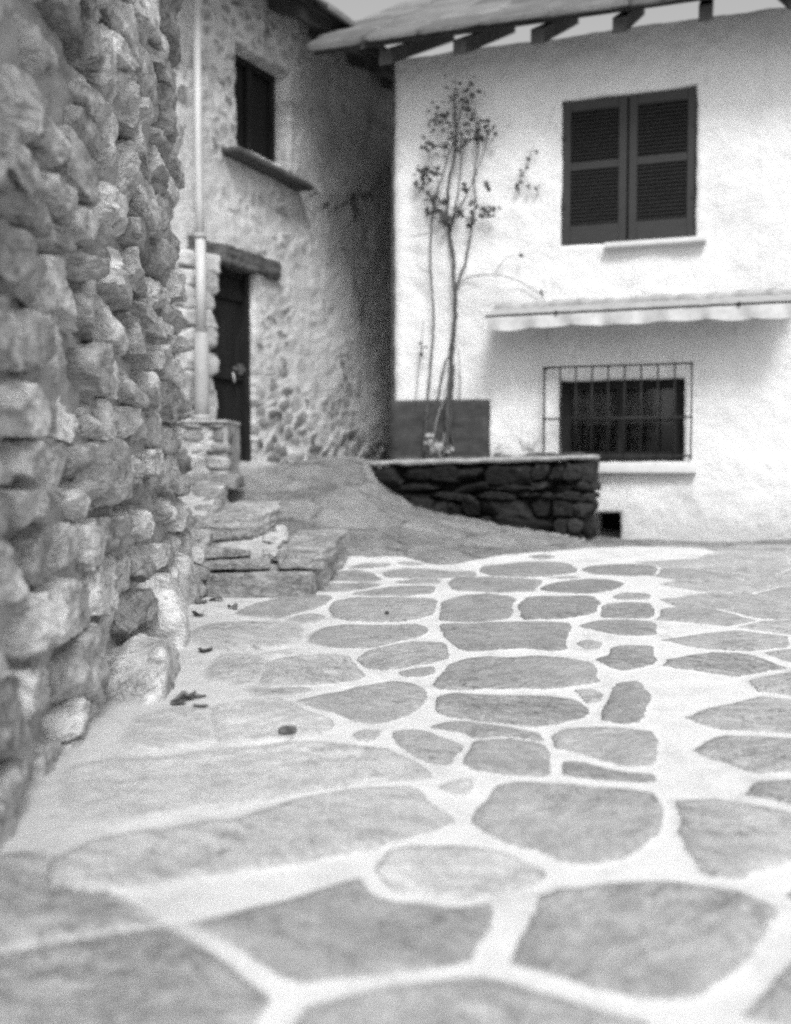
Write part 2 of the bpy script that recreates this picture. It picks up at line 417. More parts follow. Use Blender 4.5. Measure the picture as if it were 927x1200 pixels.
# ------------------------------------------------------------------ pavement: flagstones traced one by one, set in pale mortar
def z5(*p): return [(190 + x / 3.311, 620 + y / 3.311) for x, y in p]
def z6(*p): return [(440 + x / 3.09, 620 + y / 3.09) for x, y in p]
def z7(*p): return [(190 + x / 3.311, 800 + y / 3.311) for x, y in p]
def z8(*p): return [(440 + x / 3.09, 800 + y / 3.09) for x, y in p]
STONES = [   # outline, albedo
 (z5((290,330),(330,305),(400,280),(470,268),(560,262),(640,262),(655,272),(610,300),(540,325),(460,345),(380,340),(320,335)), .27),
 (z5((500,350),(530,335),(580,328),(625,335),(630,350),(600,365),(550,370),(515,362)), .30),
 (z5((648,305),(680,280),(740,268),(820,266),(900,262))+z6((100,250),(212,252),(215,290),(200,308),(150,325),(60,338))+z5((900,360),(800,362),(730,358),(680,345)), .29),
 (z5((100,410),(150,385),(220,368),(330,362),(430,365),(520,375),(545,395),(530,420),(500,450),(420,468),(330,475),(230,478),(180,455),(130,440)), .36),
 (z5((580,425),(600,400),(640,382),(720,375),(800,378),(900,375))+z6((60,352),(150,348),(185,360),(187,378),(140,395),(60,412))+z5((860,455),(780,462),(690,462),(630,452),(590,440)), .27),
 (z5((770,505),(785,480),(830,465),(900,450))+z6((60,420),(150,407),(240,410),(262,465),(200,485),(100,500),(20,512))+z5((860,548),(800,540),(775,520)), .30),
 (z6((80,518),(140,503),(200,498),(198,525),(160,535),(110,535)), .31),
 (z5((180,560),(210,520),(250,495),(320,492),(380,510),(385,535),(375,580),(320,605),(240,595),(195,585)), .37),
 (z5((405,545),(430,520),(500,500),(580,492),(690,490),(730,500),(760,545),(790,575),(720,595),(620,602),(500,608),(430,605),(410,575)), .36),
 (z5((360,630),(440,625),(570,618),(565,630),(520,642),(430,650),(380,648)), .34),
 (z5((405,485),(450,475),(530,470),(510,482),(440,492)), .42),
 (z5((530,668),(620,645),(730,620),(840,600))+z6((0,562),(70,552),(130,558),(180,582),(190,608),(165,640),(110,675),(30,700))+z5((830,755),(750,742),(680,715),(600,690)), .32),
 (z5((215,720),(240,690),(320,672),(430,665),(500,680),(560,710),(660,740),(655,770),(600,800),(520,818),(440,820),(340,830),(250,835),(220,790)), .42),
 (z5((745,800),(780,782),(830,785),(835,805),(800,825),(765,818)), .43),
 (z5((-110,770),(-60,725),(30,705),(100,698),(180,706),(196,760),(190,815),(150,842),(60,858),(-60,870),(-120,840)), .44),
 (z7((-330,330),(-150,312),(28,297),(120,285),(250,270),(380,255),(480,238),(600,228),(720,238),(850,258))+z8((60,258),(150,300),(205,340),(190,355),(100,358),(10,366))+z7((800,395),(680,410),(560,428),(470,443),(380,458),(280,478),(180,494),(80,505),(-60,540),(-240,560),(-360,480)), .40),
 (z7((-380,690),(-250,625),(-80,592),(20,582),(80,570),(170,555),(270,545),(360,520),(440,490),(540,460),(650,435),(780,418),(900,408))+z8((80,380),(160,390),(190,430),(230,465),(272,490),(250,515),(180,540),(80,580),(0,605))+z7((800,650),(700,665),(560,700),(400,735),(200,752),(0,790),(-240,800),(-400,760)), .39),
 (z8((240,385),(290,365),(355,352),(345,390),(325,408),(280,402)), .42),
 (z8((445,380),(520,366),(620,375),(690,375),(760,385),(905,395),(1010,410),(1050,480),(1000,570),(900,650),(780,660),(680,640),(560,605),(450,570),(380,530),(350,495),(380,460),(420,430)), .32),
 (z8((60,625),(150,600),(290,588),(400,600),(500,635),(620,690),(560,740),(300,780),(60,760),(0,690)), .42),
 (z6((245,265),(320,242),(420,238),(500,250),(490,290),(480,325),(400,335),(320,338),(228,333),(245,300)), .25),
 (z6((530,265),(560,245),(680,245),(780,245),(812,270),(790,300),(740,318),(640,328),(530,328)), .23),
 (z6((238,345),(330,340),(450,340),(600,336),(700,340),(710,357),(690,385),(685,440),(620,445),(540,435),(440,440),(360,448),(310,440),(260,400)), .25),
 (z6((215,565),(240,520),(270,490),(330,470),(400,462),(500,468),(600,460),(700,472),(790,490),(800,540),(815,560),(720,572),(640,582),(560,582),(420,578),(300,585),(240,580)), .28),
 (z6((220,640),(240,610),(290,598),(400,602),(520,608),(640,610),(720,625),(770,655),(740,690),(660,710),(580,718),(480,708),(380,698),(280,685),(225,668)), .27),
 (z6((205,722),(300,703),(400,711),(500,726),(590,744),(605,765),(600,772),(480,758),(360,764),(350,755),(270,735)), .27),
 (z6((355,772),(480,765),(600,776),(632,820),(620,880),(608,903),(540,895),(460,885),(380,872),(335,858),(345,810)), .29),
 (z6((60,740),(110,730),(170,735),(240,765),(308,790),(295,820),(270,860),(220,852),(150,825),(95,795)), .32),
 (z6((655,745),(700,730),(780,725),(900,728),(1010,740),(1010,860),(905,860),(820,835),(740,808),(660,795)), .32),
 (z6((685,870),(700,845),(760,848),(840,870),(905,885),(1000,890),(1000,918),(905,918),(780,908),(685,895)), .28),
 (z6((725,585),(780,582),(820,600),(800,625),(770,632)), .36),
 (z6((825,690),(850,610),(860,580),(900,555),(960,550),(985,620),(970,700),(900,710)), .27),
 (z6((805,475),(850,455),(860,430),(905,422),(1000,425),(1010,490),(900,515),(850,500)), .27),
 (z6((738,415),(770,400),(825,410),(800,432),(765,435)), .32),
 (z6((745,355),(800,335),(905,332),(1010,340),(1005,385),(905,388),(820,375)), .25),
 (z6((825,285),(850,270),(905,265),(1000,270),(1000,325),(905,325),(822,320)), .26),
 (z6((860,248),(900,232),(990,235),(990,255),(900,255)), .27),
 (z6((598,215),(660,195),(760,182),(850,185),(893,200),(860,222),(780,235),(680,232),(620,226)), .21),
 (z6((270,195),(290,180),(400,178),(520,180),(605,188),(580,215),(560,228),(430,232),(290,225)), .25),
 (z6((378,150),(400,128),(480,122),(600,112),(700,122),(728,140),(720,158),(620,172),(520,176),(430,170)), .25),
 (z6((750,145),(780,130),(905,125),(1010,130),(1010,165),(905,170),(800,162)), .25),
 (z6((30,155),(100,140),(200,142),(280,150),(355,148),(360,170),(260,178),(150,182),(50,178)), .29),
 (z6((-70,228),(60,210),(150,207),(212,210),(205,232),(110,242),(0,245),(-80,240)), .28),
 (z6((70,195),(140,189),(230,186),(220,200),(140,203)), .30),
 (z5((640,200),(680,165),(740,155),(810,170),(850,200),(780,208)), .29),
 (z5((600,235),(640,216),(800,214),(850,218),(760,240),(640,250)), .29),
 (z5((720,145),(800,130),(890,130),(860,143),(760,150)), .30),
 (z6((555,102),(600,95),(650,100),(600,108)), .30),
 (z6((620,178),(700,172),(745,174),(690,182)), .30),
 (z6((80,120),(130,116),(180,124),(120,128)), .30),
]
def chaikin(p, n=1):
    p = np.array(p)
    for _ in range(n):
        q = np.roll(p, -1, 0)
        p = np.stack([p * .86 + q * .14, p * .14 + q * .86], 1).reshape(-1, 2)
    return p

def build_pavement():
    X0, X1, Y0, Y1, RES = -1.5, 3.7, .5, 7.35, .0095
    nx, ny = int((X1 - X0) / RES), int((Y1 - Y0) / RES)
    gx, gy = np.meshgrid(np.linspace(X0, X1, nx), np.linspace(Y0, Y1, ny))
    x, y = gx.ravel(), gy.ravel()
    # gentle bending of the coordinates so the outlines are not ruler-clean
    q = np.stack([x * 4, y * 4, x * 0], 1)
    xs = x + fbm(q * 1.6, 4, 21) * .016; ys = y + fbm(q * 1.6 + 40, 4, 22) * .018
    sd = np.full(len(x), -1.0); sd2 = np.full(len(x), -1.0); tone = np.full(len(x), .3); sid = np.full(len(x), -1)
    for k, (poly, t) in enumerate(STONES):
        w = chaikin([(GP(*p).x, GP(*p).y) for p in poly], 1)
        m = np.where((x > w[:, 0].min() - .25) & (x < w[:, 0].max() + .25) & (y > w[:, 1].min() - .25) & (y < w[:, 1].max() + .25))[0]
        pxs, pys = xs[m], ys[m]
        d2 = np.full(len(m), 9.0); ins = np.zeros(len(m), bool)
        for (ax, ay), (bx, by) in zip(w, np.roll(w, -1, 0)):
            ex, ey = bx - ax, by - ay
            l2 = ex * ex + ey * ey
            if l2 < 1e-10: continue
            h = np.clip(((pxs - ax) * ex + (pys - ay) * ey) / l2, 0, 1)
            d2 = np.minimum(d2, (pxs - ax - ex * h) ** 2 + (pys - ay - ey * h) ** 2)
            c = (ay > pys) != (by > pys)
            if abs(ey) > 1e-12: ins ^= c & (pxs < (bx - ax) * (pys - ay) / ey + ax)
        s = np.where(ins, 1, -1) * np.sqrt(d2)
        up = s > sd[m]
        mm = m[up]
        sd2[m] = np.where(up, sd[m], np.maximum(sd2[m], s))
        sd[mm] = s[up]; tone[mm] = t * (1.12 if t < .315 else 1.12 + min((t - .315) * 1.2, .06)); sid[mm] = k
    # the part of the lane outside the photograph: more flagstones of the same kind
    rs = np.random.RandomState(5); seeds = []
    for _ in range(6000):
        a, b = rs.uniform(X0 - .2, X1 + .2), rs.uniform(Y0 - .2, Y1 + .2)
        if all(((a - c[0]) / 1.55) ** 2 + (b - c[1]) ** 2 > .275 ** 2 for c in seeds): seeds.append((a, b))
    seeds = np.array(seeds)
    p = [Vector((a, b, SLOPE * b)) - CAM for a, b in seeds]
    sx = np.array([CX + F_PX * v.x / v.dot(FWD) for v in p]); sy = np.array([CY - F_PX * v.dot(UPV) / v.dot(FWD) for v in p])
    real = (sx > 775) | ((sx < 160) & (sy < 860)) | (sy > 1040)
    f1 = np.full(len(x), 9.); f2 = f1.copy(); i1 = np.zeros(len(x), int)
    for k, (a, b) in enumerate(seeds):
        d = np.sqrt(((xs - a) / 1.5) ** 2 + (ys - b) ** 2)
        n1 = d < f1
        f2 = np.where(n1, f1, np.minimum(f2, d)); i1 = np.where(n1, k, i1); f1 = np.where(n1, d, f1)
    auto = np.minimum((f2 - f1) * .55 - .030 + .012 * sstep(3, 5, y), -sd - .050)
    auto = np.where(real[i1], auto, -1)
    tk = rs.uniform(.30, .40, len(seeds))
    m = auto > sd
    sd = np.where(m, auto, sd); tone = np.where(m, tk[i1], tone); sid = np.where(m, 1000 + i1, sid)
    soft = sstep(-.15, -.55, x) * sstep(4.9, 4.2, y)
    z = ground(x, y)
    sd = np.minimum(sd + .006 * sstep(3.4, 5.5, y) + .005 + .012 * sstep(-.15, -.55, x) * sstep(4.9, 4.2, y), np.where(sid < 1000, (sd - sd2) * .5 - .007 - .008 * sstep(3, 5.5, y), 9))
    edge = sstep(-.030, .030, sd)
    r3 = np.random.RandomState(3).normal(size=(4000, 3)) * np.array((.010, .010, .0025))
    cen = np.zeros((4000, 2))
    for k, (poly, t) in enumerate(STONES): cen[k] = np.mean([(GP(*p).x, GP(*p).y) for p in poly], 0)
    cen[1000:1000 + len(seeds)] = seeds
    tilt = r3[sid, 0] * (x - cen[sid, 0]) + r3[sid, 1] * (y - cen[sid, 1]) + r3[sid, 2]
    tilt = np.clip(tilt, -.004, .004)
    z = z + edge * (.008 + tilt + fbm(np.stack([x * 9, y * 9, x * 0], 1), 4, 31) * .0035 + fbm(np.stack([x * 3, y * 26, x * 0 + sid * 2.1], 1), 3, 37) * .0022) + (1 - edge) * fbm(np.stack([x * 12, y * 12, x * 0], 1), 3, 33) * .003
    z = z - .004 * (1 - sstep(0, .03, -sd)) * (1 - edge)
    idx = np.arange(nx * ny).reshape(ny, nx)
    f = np.stack([idx[:-1, :-1], idx[:-1, 1:], idx[1:, 1:], idx[1:, :-1]], -1).reshape(-1, 4)
    keep = (y < ybound(x) + .25)[f].all(1)
    return np.stack([x, y, z], 1), f[keep], {'sd': sd, 'tone': tone, 'soft': soft, 'sid': (sid % 97).astype(float)}

m_, nt, b = newmat('flagstones_in_mortar')
co = coords(nt); cst = nt.nodes.new('ShaderNodeMapping')
tc = nt.nodes.new('ShaderNodeTexCoord'); cmb = nt.nodes.new('ShaderNodeVectorMath'); cmb.operation = 'ADD'
cx = nt.nodes.new('ShaderNodeCombineXYZ'); nt.links.new(attr(nt, 'sid'), cx.inputs[2])
nt.links.new(tc.outputs['Object'], cmb.inputs[0]); nt.links.new(cx.outputs[0], cmb.inputs[1])
vr = nt.nodes.new('ShaderNodeVectorRotate'); vr.rotation_type = 'Z_AXIS'; nt.links.new(cmb.outputs[0], vr.inputs['Vector'])
nt.links.new(M(nt, 'MULTIPLY', M(nt, 'SUBTRACT', M(nt, 'FRACT', M(nt, 'MULTIPLY', attr(nt, 'sid'), .613)), .5), 1.7), vr.inputs['Angle'])
nt.links.new(vr.outputs[0], cst.inputs[0]); cst.inputs['Scale'].default_value = (1.3, 2.6, 1.3); cst.inputs['Rotation'].default_value = (0, 0, .12)
coS = cst.outputs[0]
nA = noise(nt, co, 28, 4, .6); nB = noise(nt, co, 95, 3, .6); nC = noise(nt, co, 4, 4, .6)
sdn = M(nt, 'ADD', attr(nt, 'sd'), M(nt, 'ADD', M(nt, 'MULTIPLY', M(nt, 'SUBTRACT', nA, .5), .020), M(nt, 'MULTIPLY', M(nt, 'SUBTRACT', nB, .5), .014)))
soft = attr(nt, 'soft')
sdn = M(nt, 'ADD', sdn, M(nt, 'MULTIPLY', soft, M(nt, 'MULTIPLY', M(nt, 'SUBTRACT', nC, .52), .10)))
wdt = M(nt, 'ADD', .0035, M(nt, 'MULTIPLY', soft, .026))
mask = smap(nt, sdn, M(nt, 'MULTIPLY', wdt, -1), wdt)
s1 = noise(nt, coS, 7, 7, .68, .8); s2 = noise(nt, co, 60, 4, .7); s3 = noise(nt, co, 240, 2, .7); s4 = noise(nt, co, 2.6, 3, .5)
sv = M(nt, 'ADD', M(nt, 'MULTIPLY', s1, .36), M(nt, 'ADD', M(nt, 'MULTIPLY', s2, .30), M(nt, 'ADD', M(nt, 'MULTIPLY', s3, .16), M(nt, 'MULTIPLY', s4, .18))))
sv = smap(nt, sv, .36, .64, .45, 1.55, 'LINEAR')
ck = M(nt, 'ABSOLUTE', M(nt, 'SUBTRACT', noise(nt, coS, 3.2, 6, .62, 1.0), .5))
crackm = smap(nt, noise(nt, co, 1.9, 2, .5), .47, .55)
ckf = smap(nt, ck, 0.0, .016, .40, 1.0)
sv = M(nt, 'MULTIPLY', sv, mixf(nt, crackm, 1.0, ckf))
flk = nt.nodes.new('ShaderNodeMapping'); nt.links.new(vr.outputs[0], flk.inputs[0]); flk.inputs['Scale'].default_value = (1.6, 7.5, 1.3); flk.inputs['Rotation'].default_value = (0, 0, -.25)
fn = noise(nt, flk.outputs[0], 4.2, 6, .66, 1.3)
fsel = M(nt, 'MULTIPLY', smap(nt, M(nt, 'FRACT', M(nt, 'MULTIPLY', attr(nt, 'sid'), .37)), .5, .8), smap(nt, attr(nt, 'tone'), .33, .37, .75, .1))
fl = smap(nt, M(nt, 'ABSOLUTE', M(nt, 'SUBTRACT', fn, .5)), 0, .07, .62, 1.22)
sv = M(nt, 'MULTIPLY', sv, mixf(nt, fsel, 1.0, fl))
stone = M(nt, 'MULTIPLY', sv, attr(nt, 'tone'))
spk = smap(nt, noise(nt, co, 33, 5, .75), .63, .70)
stone = mixf(nt, M(nt, 'MULTIPLY', spk, .35), stone, .6)
mo = M(nt, 'ADD', M(nt, 'MULTIPLY', noise(nt, co, 9, 4, .6), .6), M(nt, 'MULTIPLY', noise(nt, co, 120, 3, .7), .4))
mort = smap(nt, mo, .3, .7, .56, .74, 'LINEAR')
grit = smap(nt, noise(nt, co, 75, 4, .75), .60, .68, 1.0, .62)
stain = smap(nt, noise(nt, co, 3.1, 5, .7, .5), .50, .70, 1.0, .78)
mort = M(nt, 'MULTIPLY', mort, M(nt, 'MULTIPLY', grit, stain))
mort = M(nt, 'MULTIPLY', mort, M(nt, 'SUBTRACT', 1.0, M(nt, 'MULTIPLY', soft, .14)))
col = mixf(nt, mask, mort, stone)
hh = M(nt, 'ADD', M(nt, 'MULTIPLY', mask, M(nt, 'SUBTRACT', .35, M(nt, 'MULTIPLY', soft, .3))), M(nt, 'ADD', M(nt, 'MULTIPLY', M(nt, 'ADD', s1, M(nt, 'MULTIPLY', fn, fsel)), M(nt, 'MULTIPLY', mask, 1.1)), M(nt, 'ADD', M(nt, 'MULTIPLY', s2, .30), M(nt, 'MULTIPLY', s3, .16))))
grey(nt, b, col, .85, hh, .8, .014, .3)
PAVM = m_
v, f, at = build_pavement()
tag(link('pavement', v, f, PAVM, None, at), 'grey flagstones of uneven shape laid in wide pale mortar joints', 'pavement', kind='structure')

# ------------------------------------------------------------------ ramp of worn earth and cement up to the door
PATT = {}
def build_path():
    X0, X1, Y0, Y1, RES = -2.8, 5.2, 5.9, 11.4, .022
    nx, ny = int((X1 - X0) / RES), int((Y1 - Y0) / RES)
    gx, gy = np.meshgrid(np.linspace(X0, X1, nx), np.linspace(Y0, Y1, ny))
    x, y = gx.ravel(), gy.ravel()
    q = np.stack([x, y, x * 0], 1)
    yb = ybound(x) + fbm(q * 3, 4, 41) * .10
    f1, f2, cid = vor(x + fbm(q * 2.5, 3, 45) * .12, y + fbm(q * 2.5 + 7, 3, 46) * .12, 2.1, 2.6, 3)
    far = sstep(.0, .25, y - yb)
    PATT['e'] = f2 - f1 + fbm(q * 6, 3, 47) * .12; PATT['cid'] = cid
    z = ground(x, y) + np.clip((y - yb) * .30, -.03, .016) + far * sstep(.02, .14, PATT['e']) * (.008 + .022 * cid) + far * (f1 - .4) * (cid - .5) * .05 + fbm(q * 3.5, 5, 42) * .014 + np.abs(fbm(q * 9, 3, 43)) * .012 * sstep(0, .4, y - yb)
    idx = np.arange(nx * ny).reshape(ny, nx)
    f = np.stack([idx[:-1, :-1], idx[:-1, 1:], idx[1:, 1:], idx[1:, :-1]], -1).reshape(-1, 4)
    keep = (y > yb - .06)[f].any(1)
    return np.stack([x, y, z], 1), f[keep]
m_, nt, b = newmat('worn_earth_and_cement')
co = coords(nt)
n1 = noise(nt, co, 3, 6, .7, .6); n2 = noise(nt, co, 17, 6, .72); n3 = noise(nt, co, 130, 3, .7)
v_ = M(nt, 'ADD', M(nt, 'MULTIPLY', n1, .5), M(nt, 'ADD', M(nt, 'MULTIPLY', n2, .32), M(nt, 'MULTIPLY', n3, .18)))
v_ = smap(nt, v_, .36, .64, .19, .50, 'LINEAR')
v_ = M(nt, 'MULTIPLY', v_, smap(nt, attr(nt, 'cid'), 0, 1, .8, 1.15, 'LINEAR'))
v_ = M(nt, 'MULTIPLY', v_, smap(nt, attr(nt, 'e'), .0, .07, .62, 1.0))
ck = M(nt, 'ABSOLUTE', M(nt, 'SUBTRACT', noise(nt, co, 4.5, 6, .6, .8), .5))
v_ = M(nt, 'MULTIPLY', v_, smap(nt, ck, 0, .014, .6, 1.0))
grey(nt, b, v_, .92, M(nt, 'ADD', n2, M(nt, 'MULTIPLY', n3, .4)), 1.0, .05)
v, f = build_path()
tag(link('path', v, f, m_, None, PATT), 'worn grey earth and cement ramp rising to the old door', 'path', kind='structure')

# wide ground sheet below everything
ax = np.concatenate([np.linspace(-300, -12, 14), np.linspace(-10, 12, 45), np.linspace(14, 300, 14)])
ay = np.concatenate([np.linspace(-300, -8, 14), np.linspace(-6, 14, 41), np.linspace(16, 300, 14)])
gx, gy = np.meshgrid(ax, ay); x, y = gx.ravel(), gy.ravel()
z = SLOPE * np.clip(y, -6, 10) - .22
idx = np.arange(len(x)).reshape(len(ay), len(ax))
f = np.stack([idx[:-1, :-1], idx[:-1, 1:], idx[1:, 1:], idx[1:, :-1]], -1).reshape(-1, 4)
tag(link('ground', np.stack([x, y, z], 1), f, mat_plain('pale_gravel_ground', .33, .3, 5, .95, .6, .02)), 'plain pale ground under the lane', 'ground', kind='structure')

# ------------------------------------------------------------------ generic rough wall with openings
def rough_wall(fr, u0, u1, z0, z1, holes, res, hfun, depth, corner_round=0):
    """grid on a wall plane; holes = (ua, ub, za, zb, reveal); hfun(u, z, xyz) -> outward offset"""
    def axis(a, b, cuts):
        ks = sorted(set([a, b] + [c for c in cuts if a < c < b])); out = []
        for p, q in zip(ks[:-1], ks[1:]):
            n = max(1, int(round((q - p) / res))); out += list(np.linspace(p, q, n, endpoint=False))
        return np.array(out + [b])
    us = axis(u0, u1, [c for h in holes for c in h[:2]]); zs = axis(z0, z1, [c for h in holes for c in h[2:4]])
    gu, gzz = np.meshgrid(us, zs); u, z = gu.ravel(), gzz.ravel()
    o, uu, nn = np.array(fr.o), np.array(fr.u), np.array(fr.n)
    base = np.stack([o[0] + u * uu[0], o[1] + u * uu[1], z], 1)
    h = hfun(u, z, base)
    v = base + h[:, None] * nn
    # slight wander of the edges round openings
    v = v + uu[None, :] * (fbm(base * 6, 3, 51) * .012)[:, None]
    v[:, 2] += fbm(base * 6 + 9, 3, 52) * .010
    idx = np.arange(len(u)).reshape(len(zs), len(us))
    cu, cz = (us[:-1] + us[1:]) / 2, (zs[:-1] + zs[1:]) / 2
    kill = np.zeros((len(cz), len(cu)), bool)
    for ha in holes:
        kill |= ((cz > ha[2]) & (cz < ha[3]))[:, None] & ((cu > ha[0]) & (cu < ha[1]))[None, :]
    q = np.stack([idx[:-1, :-1], idx[:-1, 1:], idx[1:, 1:], idx[1:, :-1]], -1)[~kill]
    faces = [list(t) for t in q]
    V = [v]; n = len(v)
    H = [h]
    def extrude(loop, dep):
        nonlocal n
        V.append(v[loop] - nn[None, :] * dep); H.append(h[loop] * 0)
        k = len(loop)
        for i in range(k - 1): faces.append([loop[i], loop[i + 1], n + i + 1, n + i])
        n += k
    for ha in holes:
        iu = [i for i, c in enumerate(us) if ha[0] - 1e-6 <= c <= ha[1] + 1e-6]; iz = [i for i, c in enumerate(zs) if ha[2] - 1e-6 <= c <= ha[3] + 1e-6]
        extrude([idx[iz[0], i] for i in iu], ha[4]); extrude([idx[iz[-1], i] for i in iu][::-1], ha[4])
        extrude([idx[i, iu[0]] for i in iz][::-1], ha[4]); extrude([idx[i, iu[-1]] for i in iz], ha[4])
    # returns at both ends
    if depth > 1: extrude([idx[i, 0] for i in range(len(zs))], .05)
    else: extrude([idx[i, 0] for i in range(len(zs))], depth)
    extrude([idx[i, -1] for i in range(len(zs))][::-1], depth)
    return np.concatenate(V), faces

# ------------------------------------------------------------------ white house
WH = Frame((P(458, 545, 8.45).x, 8.45, 0), math.radians(108.0), 1)   # u to the right and slightly nearer, n towards camera
if WH.n.y > 0: WH.n = -WH.n
house = thing('white_house', 'whitewashed house with rough plaster, dark louvred shutters and barred window behind the planter', 'house', WH.at(2.5, .3, -2))
wu0, wz1 = WH.hit(655, 446); _, wz0 = WH.hit(680, 541); wu1 = wu0 + 1.0
su0, sz0 = WH.hit(657, 289); su1 = su0 + 1.06; sz1 = sz0 + 1.18
cu0, cz1 = WH.hit(698, 600); cu1, _ = WH.hit(728, 600)
TOPW = 4.35
def wh_h(u, z, b):
    h = fbm(b * 1.6, 4, 61) * .035 + fbm(b * 7, 4, 62) * .012 + fbm(b * 22, 3, 63) * .004
    c = np.clip(u / .10, 0, 1)
    return h - (1 - np.sqrt(1 - (1 - c) ** 2)) * .10
v, f = rough_wall(WH, 0, 6.5, -.1, TOPW, [(wu0, wu1, wz0, wz1, .26), (su0, su1, sz0, sz1, .12), (cu0, cu1, gz(WH.at(cu0, 0).x, WH.at(cu0, 0).y) - .08, cz1, .5)], .03, wh_h, 3.2)
m_, nt, b = newmat('whitewashed_plaster')
co = coords(nt)
n1 = noise(nt, co, 1.6, 5, .6, .5); n2 = noise(nt, co, 14, 5, .65); n3 = noise(nt, co, 90, 3, .7)
v_ = M(nt, 'ADD', M(nt, 'MULTIPLY', n1, .5), M(nt, 'ADD', M(nt, 'MULTIPLY', n2, .35), M(nt, 'MULTIPLY', n3, .15)))
v_ = smap(nt, v_, .33, .67, .70, .84, 'LINEAR')
spot = smap(nt, noise(nt, co, 5.5, 5, .7, 1.0), .66, .74)
v_ = mixf(nt, M(nt, 'MULTIPLY', spot, .18), v_, .5)
cz_ = coords(nt, (9, 9, .55))
stk = smap(nt, noise(nt, cz_, 1.0, 5, .7, .3), .54, .74, 1.0, .86)
v_ = M(nt, 'MULTIPLY', v_, stk)
sx_ = nt.nodes.new('ShaderNodeSeparateXYZ'); tcz = nt.nodes.new('ShaderNodeTexCoord'); nt.links.new(tcz.outputs['Object'], sx_.inputs[0])
dz_ = smap(nt, M(nt, 'ADD', sx_.outputs[2], M(nt, 'MULTIPLY', M(nt, 'SUBTRACT', n1, .5), 1.1)), .0, .50, .74, 1.0)
v_ = M(nt, 'MULTIPLY', v_, dz_)
hc_ = M(nt, 'ABSOLUTE', M(nt, 'SUBTRACT', noise(nt, co, 1.3, 5, .6, 1.2), .5))
v_ = M(nt, 'MULTIPLY', v_, mixf(nt, smap(nt, n1, .52, .6), 1.0, smap(nt, hc_, 0, .006, .6, 1.0)))
grey(nt, b, v_, .92, M(nt, 'ADD', n2, M(nt, 'MULTIPLY', n3, .35)), .7, .025, .2)
PLASTER = m_
link('wall', v, f, PLASTER, house)
# unseen house side in the gap, darkened to cut light bounced into it
us_ = np.linspace(.02, 3.2, 90); zs_ = np.linspace(-.1, TOPW, 130)
gu_, gz2_ = np.meshgrid(us_, zs_); a_, c_ = gu_.ravel(), gz2_.ravel()
bs_ = np.array(WH.at(0, 0))[None, :] - a_[:, None] * np.array(WH.n) + c_[:, None] * np.array((0, 0, 1.))
f1_, f2_, _ = vor(a_ + fbm(bs_ * 5, 2, 5) * .05, c_, 4.5, 8, 9)
bs_ = bs_ - np.array(WH.u) * (-.004 + .03 * sstep(.05, .35, f2_ - f1_) * sstep(0, .2, a_))[:, None] * 1.0
ix_ = np.arange(len(a_)).reshape(len(zs_), len(us_))
link('side_wall', bs_, np.stack([ix_[:-1, :-1], ix_[1:, :-1], ix_[1:, 1:], ix_[:-1, 1:]], -1).reshape(-1, 4), mat_rock('bounce_cut_side', .26, .5, 9), house, {'tone': np.full(len(a_), .5)})
# eaves
mb = MB(); 
for k in range(6):
    for j in range(14):
        u = -.30 + j * .5 + rnd.uniform(-.05, .05)
        o1 = .55 - k * .42; zz = TOPW + .10 + k * .24
        w, ff = rock((.56 * rnd.uniform(.8, 1.25), .66, rnd.uniform(.05, .10)), np.random.RandomState(900 + k * 20 + j), 5, 10, 5, .85, 1, .04)
        c = np.array(WH.at(u, zz, o1 - .25))
        y = w[:, 1] * .87; z = w[:, 2] - w[:, 1] * .5
        mb.add(c + w[:, :1] * np.array(WH.u) + y[:, None] * np.array(WH.n) + z[:, None] * np.array((0, 0, 1.)), ff, .5 + rnd.uniform(-.15, .15))
roof = mb.build('roof', SLATE, house)
mb = MB()
for j in range(11):
    u = .05 + j * .62
    hexa(mb, [WH.at(u, TOPW - .22, .45), WH.at(u + .1, TOPW - .22, .45), WH.at(u + .1, TOPW - .10, .45), WH.at(u, TOPW - .10, .45),
              WH.at(u, TOPW + .8, -1.6), WH.at(u + .1, TOPW + .8, -1.6), WH.at(u + .1, TOPW + .92, -1.6), WH.at(u, TOPW + .92, -1.6)])
hexa(mb, [WH.at(-.5, TOPW - .09, .5), WH.at(6.6, TOPW - .09, .5), WH.at(6.6, TOPW + .0, .5), WH.at(-.5, TOPW + .0, .5),
          WH.at(-.5, TOPW + 1.10, -1.9), WH.at(6.6, TOPW + 1.10, -1.9), WH.at(6.6, TOPW + 1.19, -1.9), WH.at(-.5, TOPW + 1.19, -1.9)])
mb.build('rafter', RAFTER, roof, False)
# dark rendered panel
pu0, pz1 = WH.hit(459, 470); pu1, _ = WH.hit(575, 470); _, pz0 = WH.hit(520, 548)
mb = MB(); w, ff = TEMPL[13]
vv = np.array([tuple(WH.at((pu0 + pu1) / 2 + a * (pu1 - pu0) / 2, (pz0 + pz1) / 2 + c * (pz1 - pz0) / 2, .015 + bq * .045)) for a, bq, c in w])
vv = vv + fbm(vv * 7, 4, 77)[:, None] * .012
mb.add(vv, ff); mb.build('render_panel', PANELM, house)
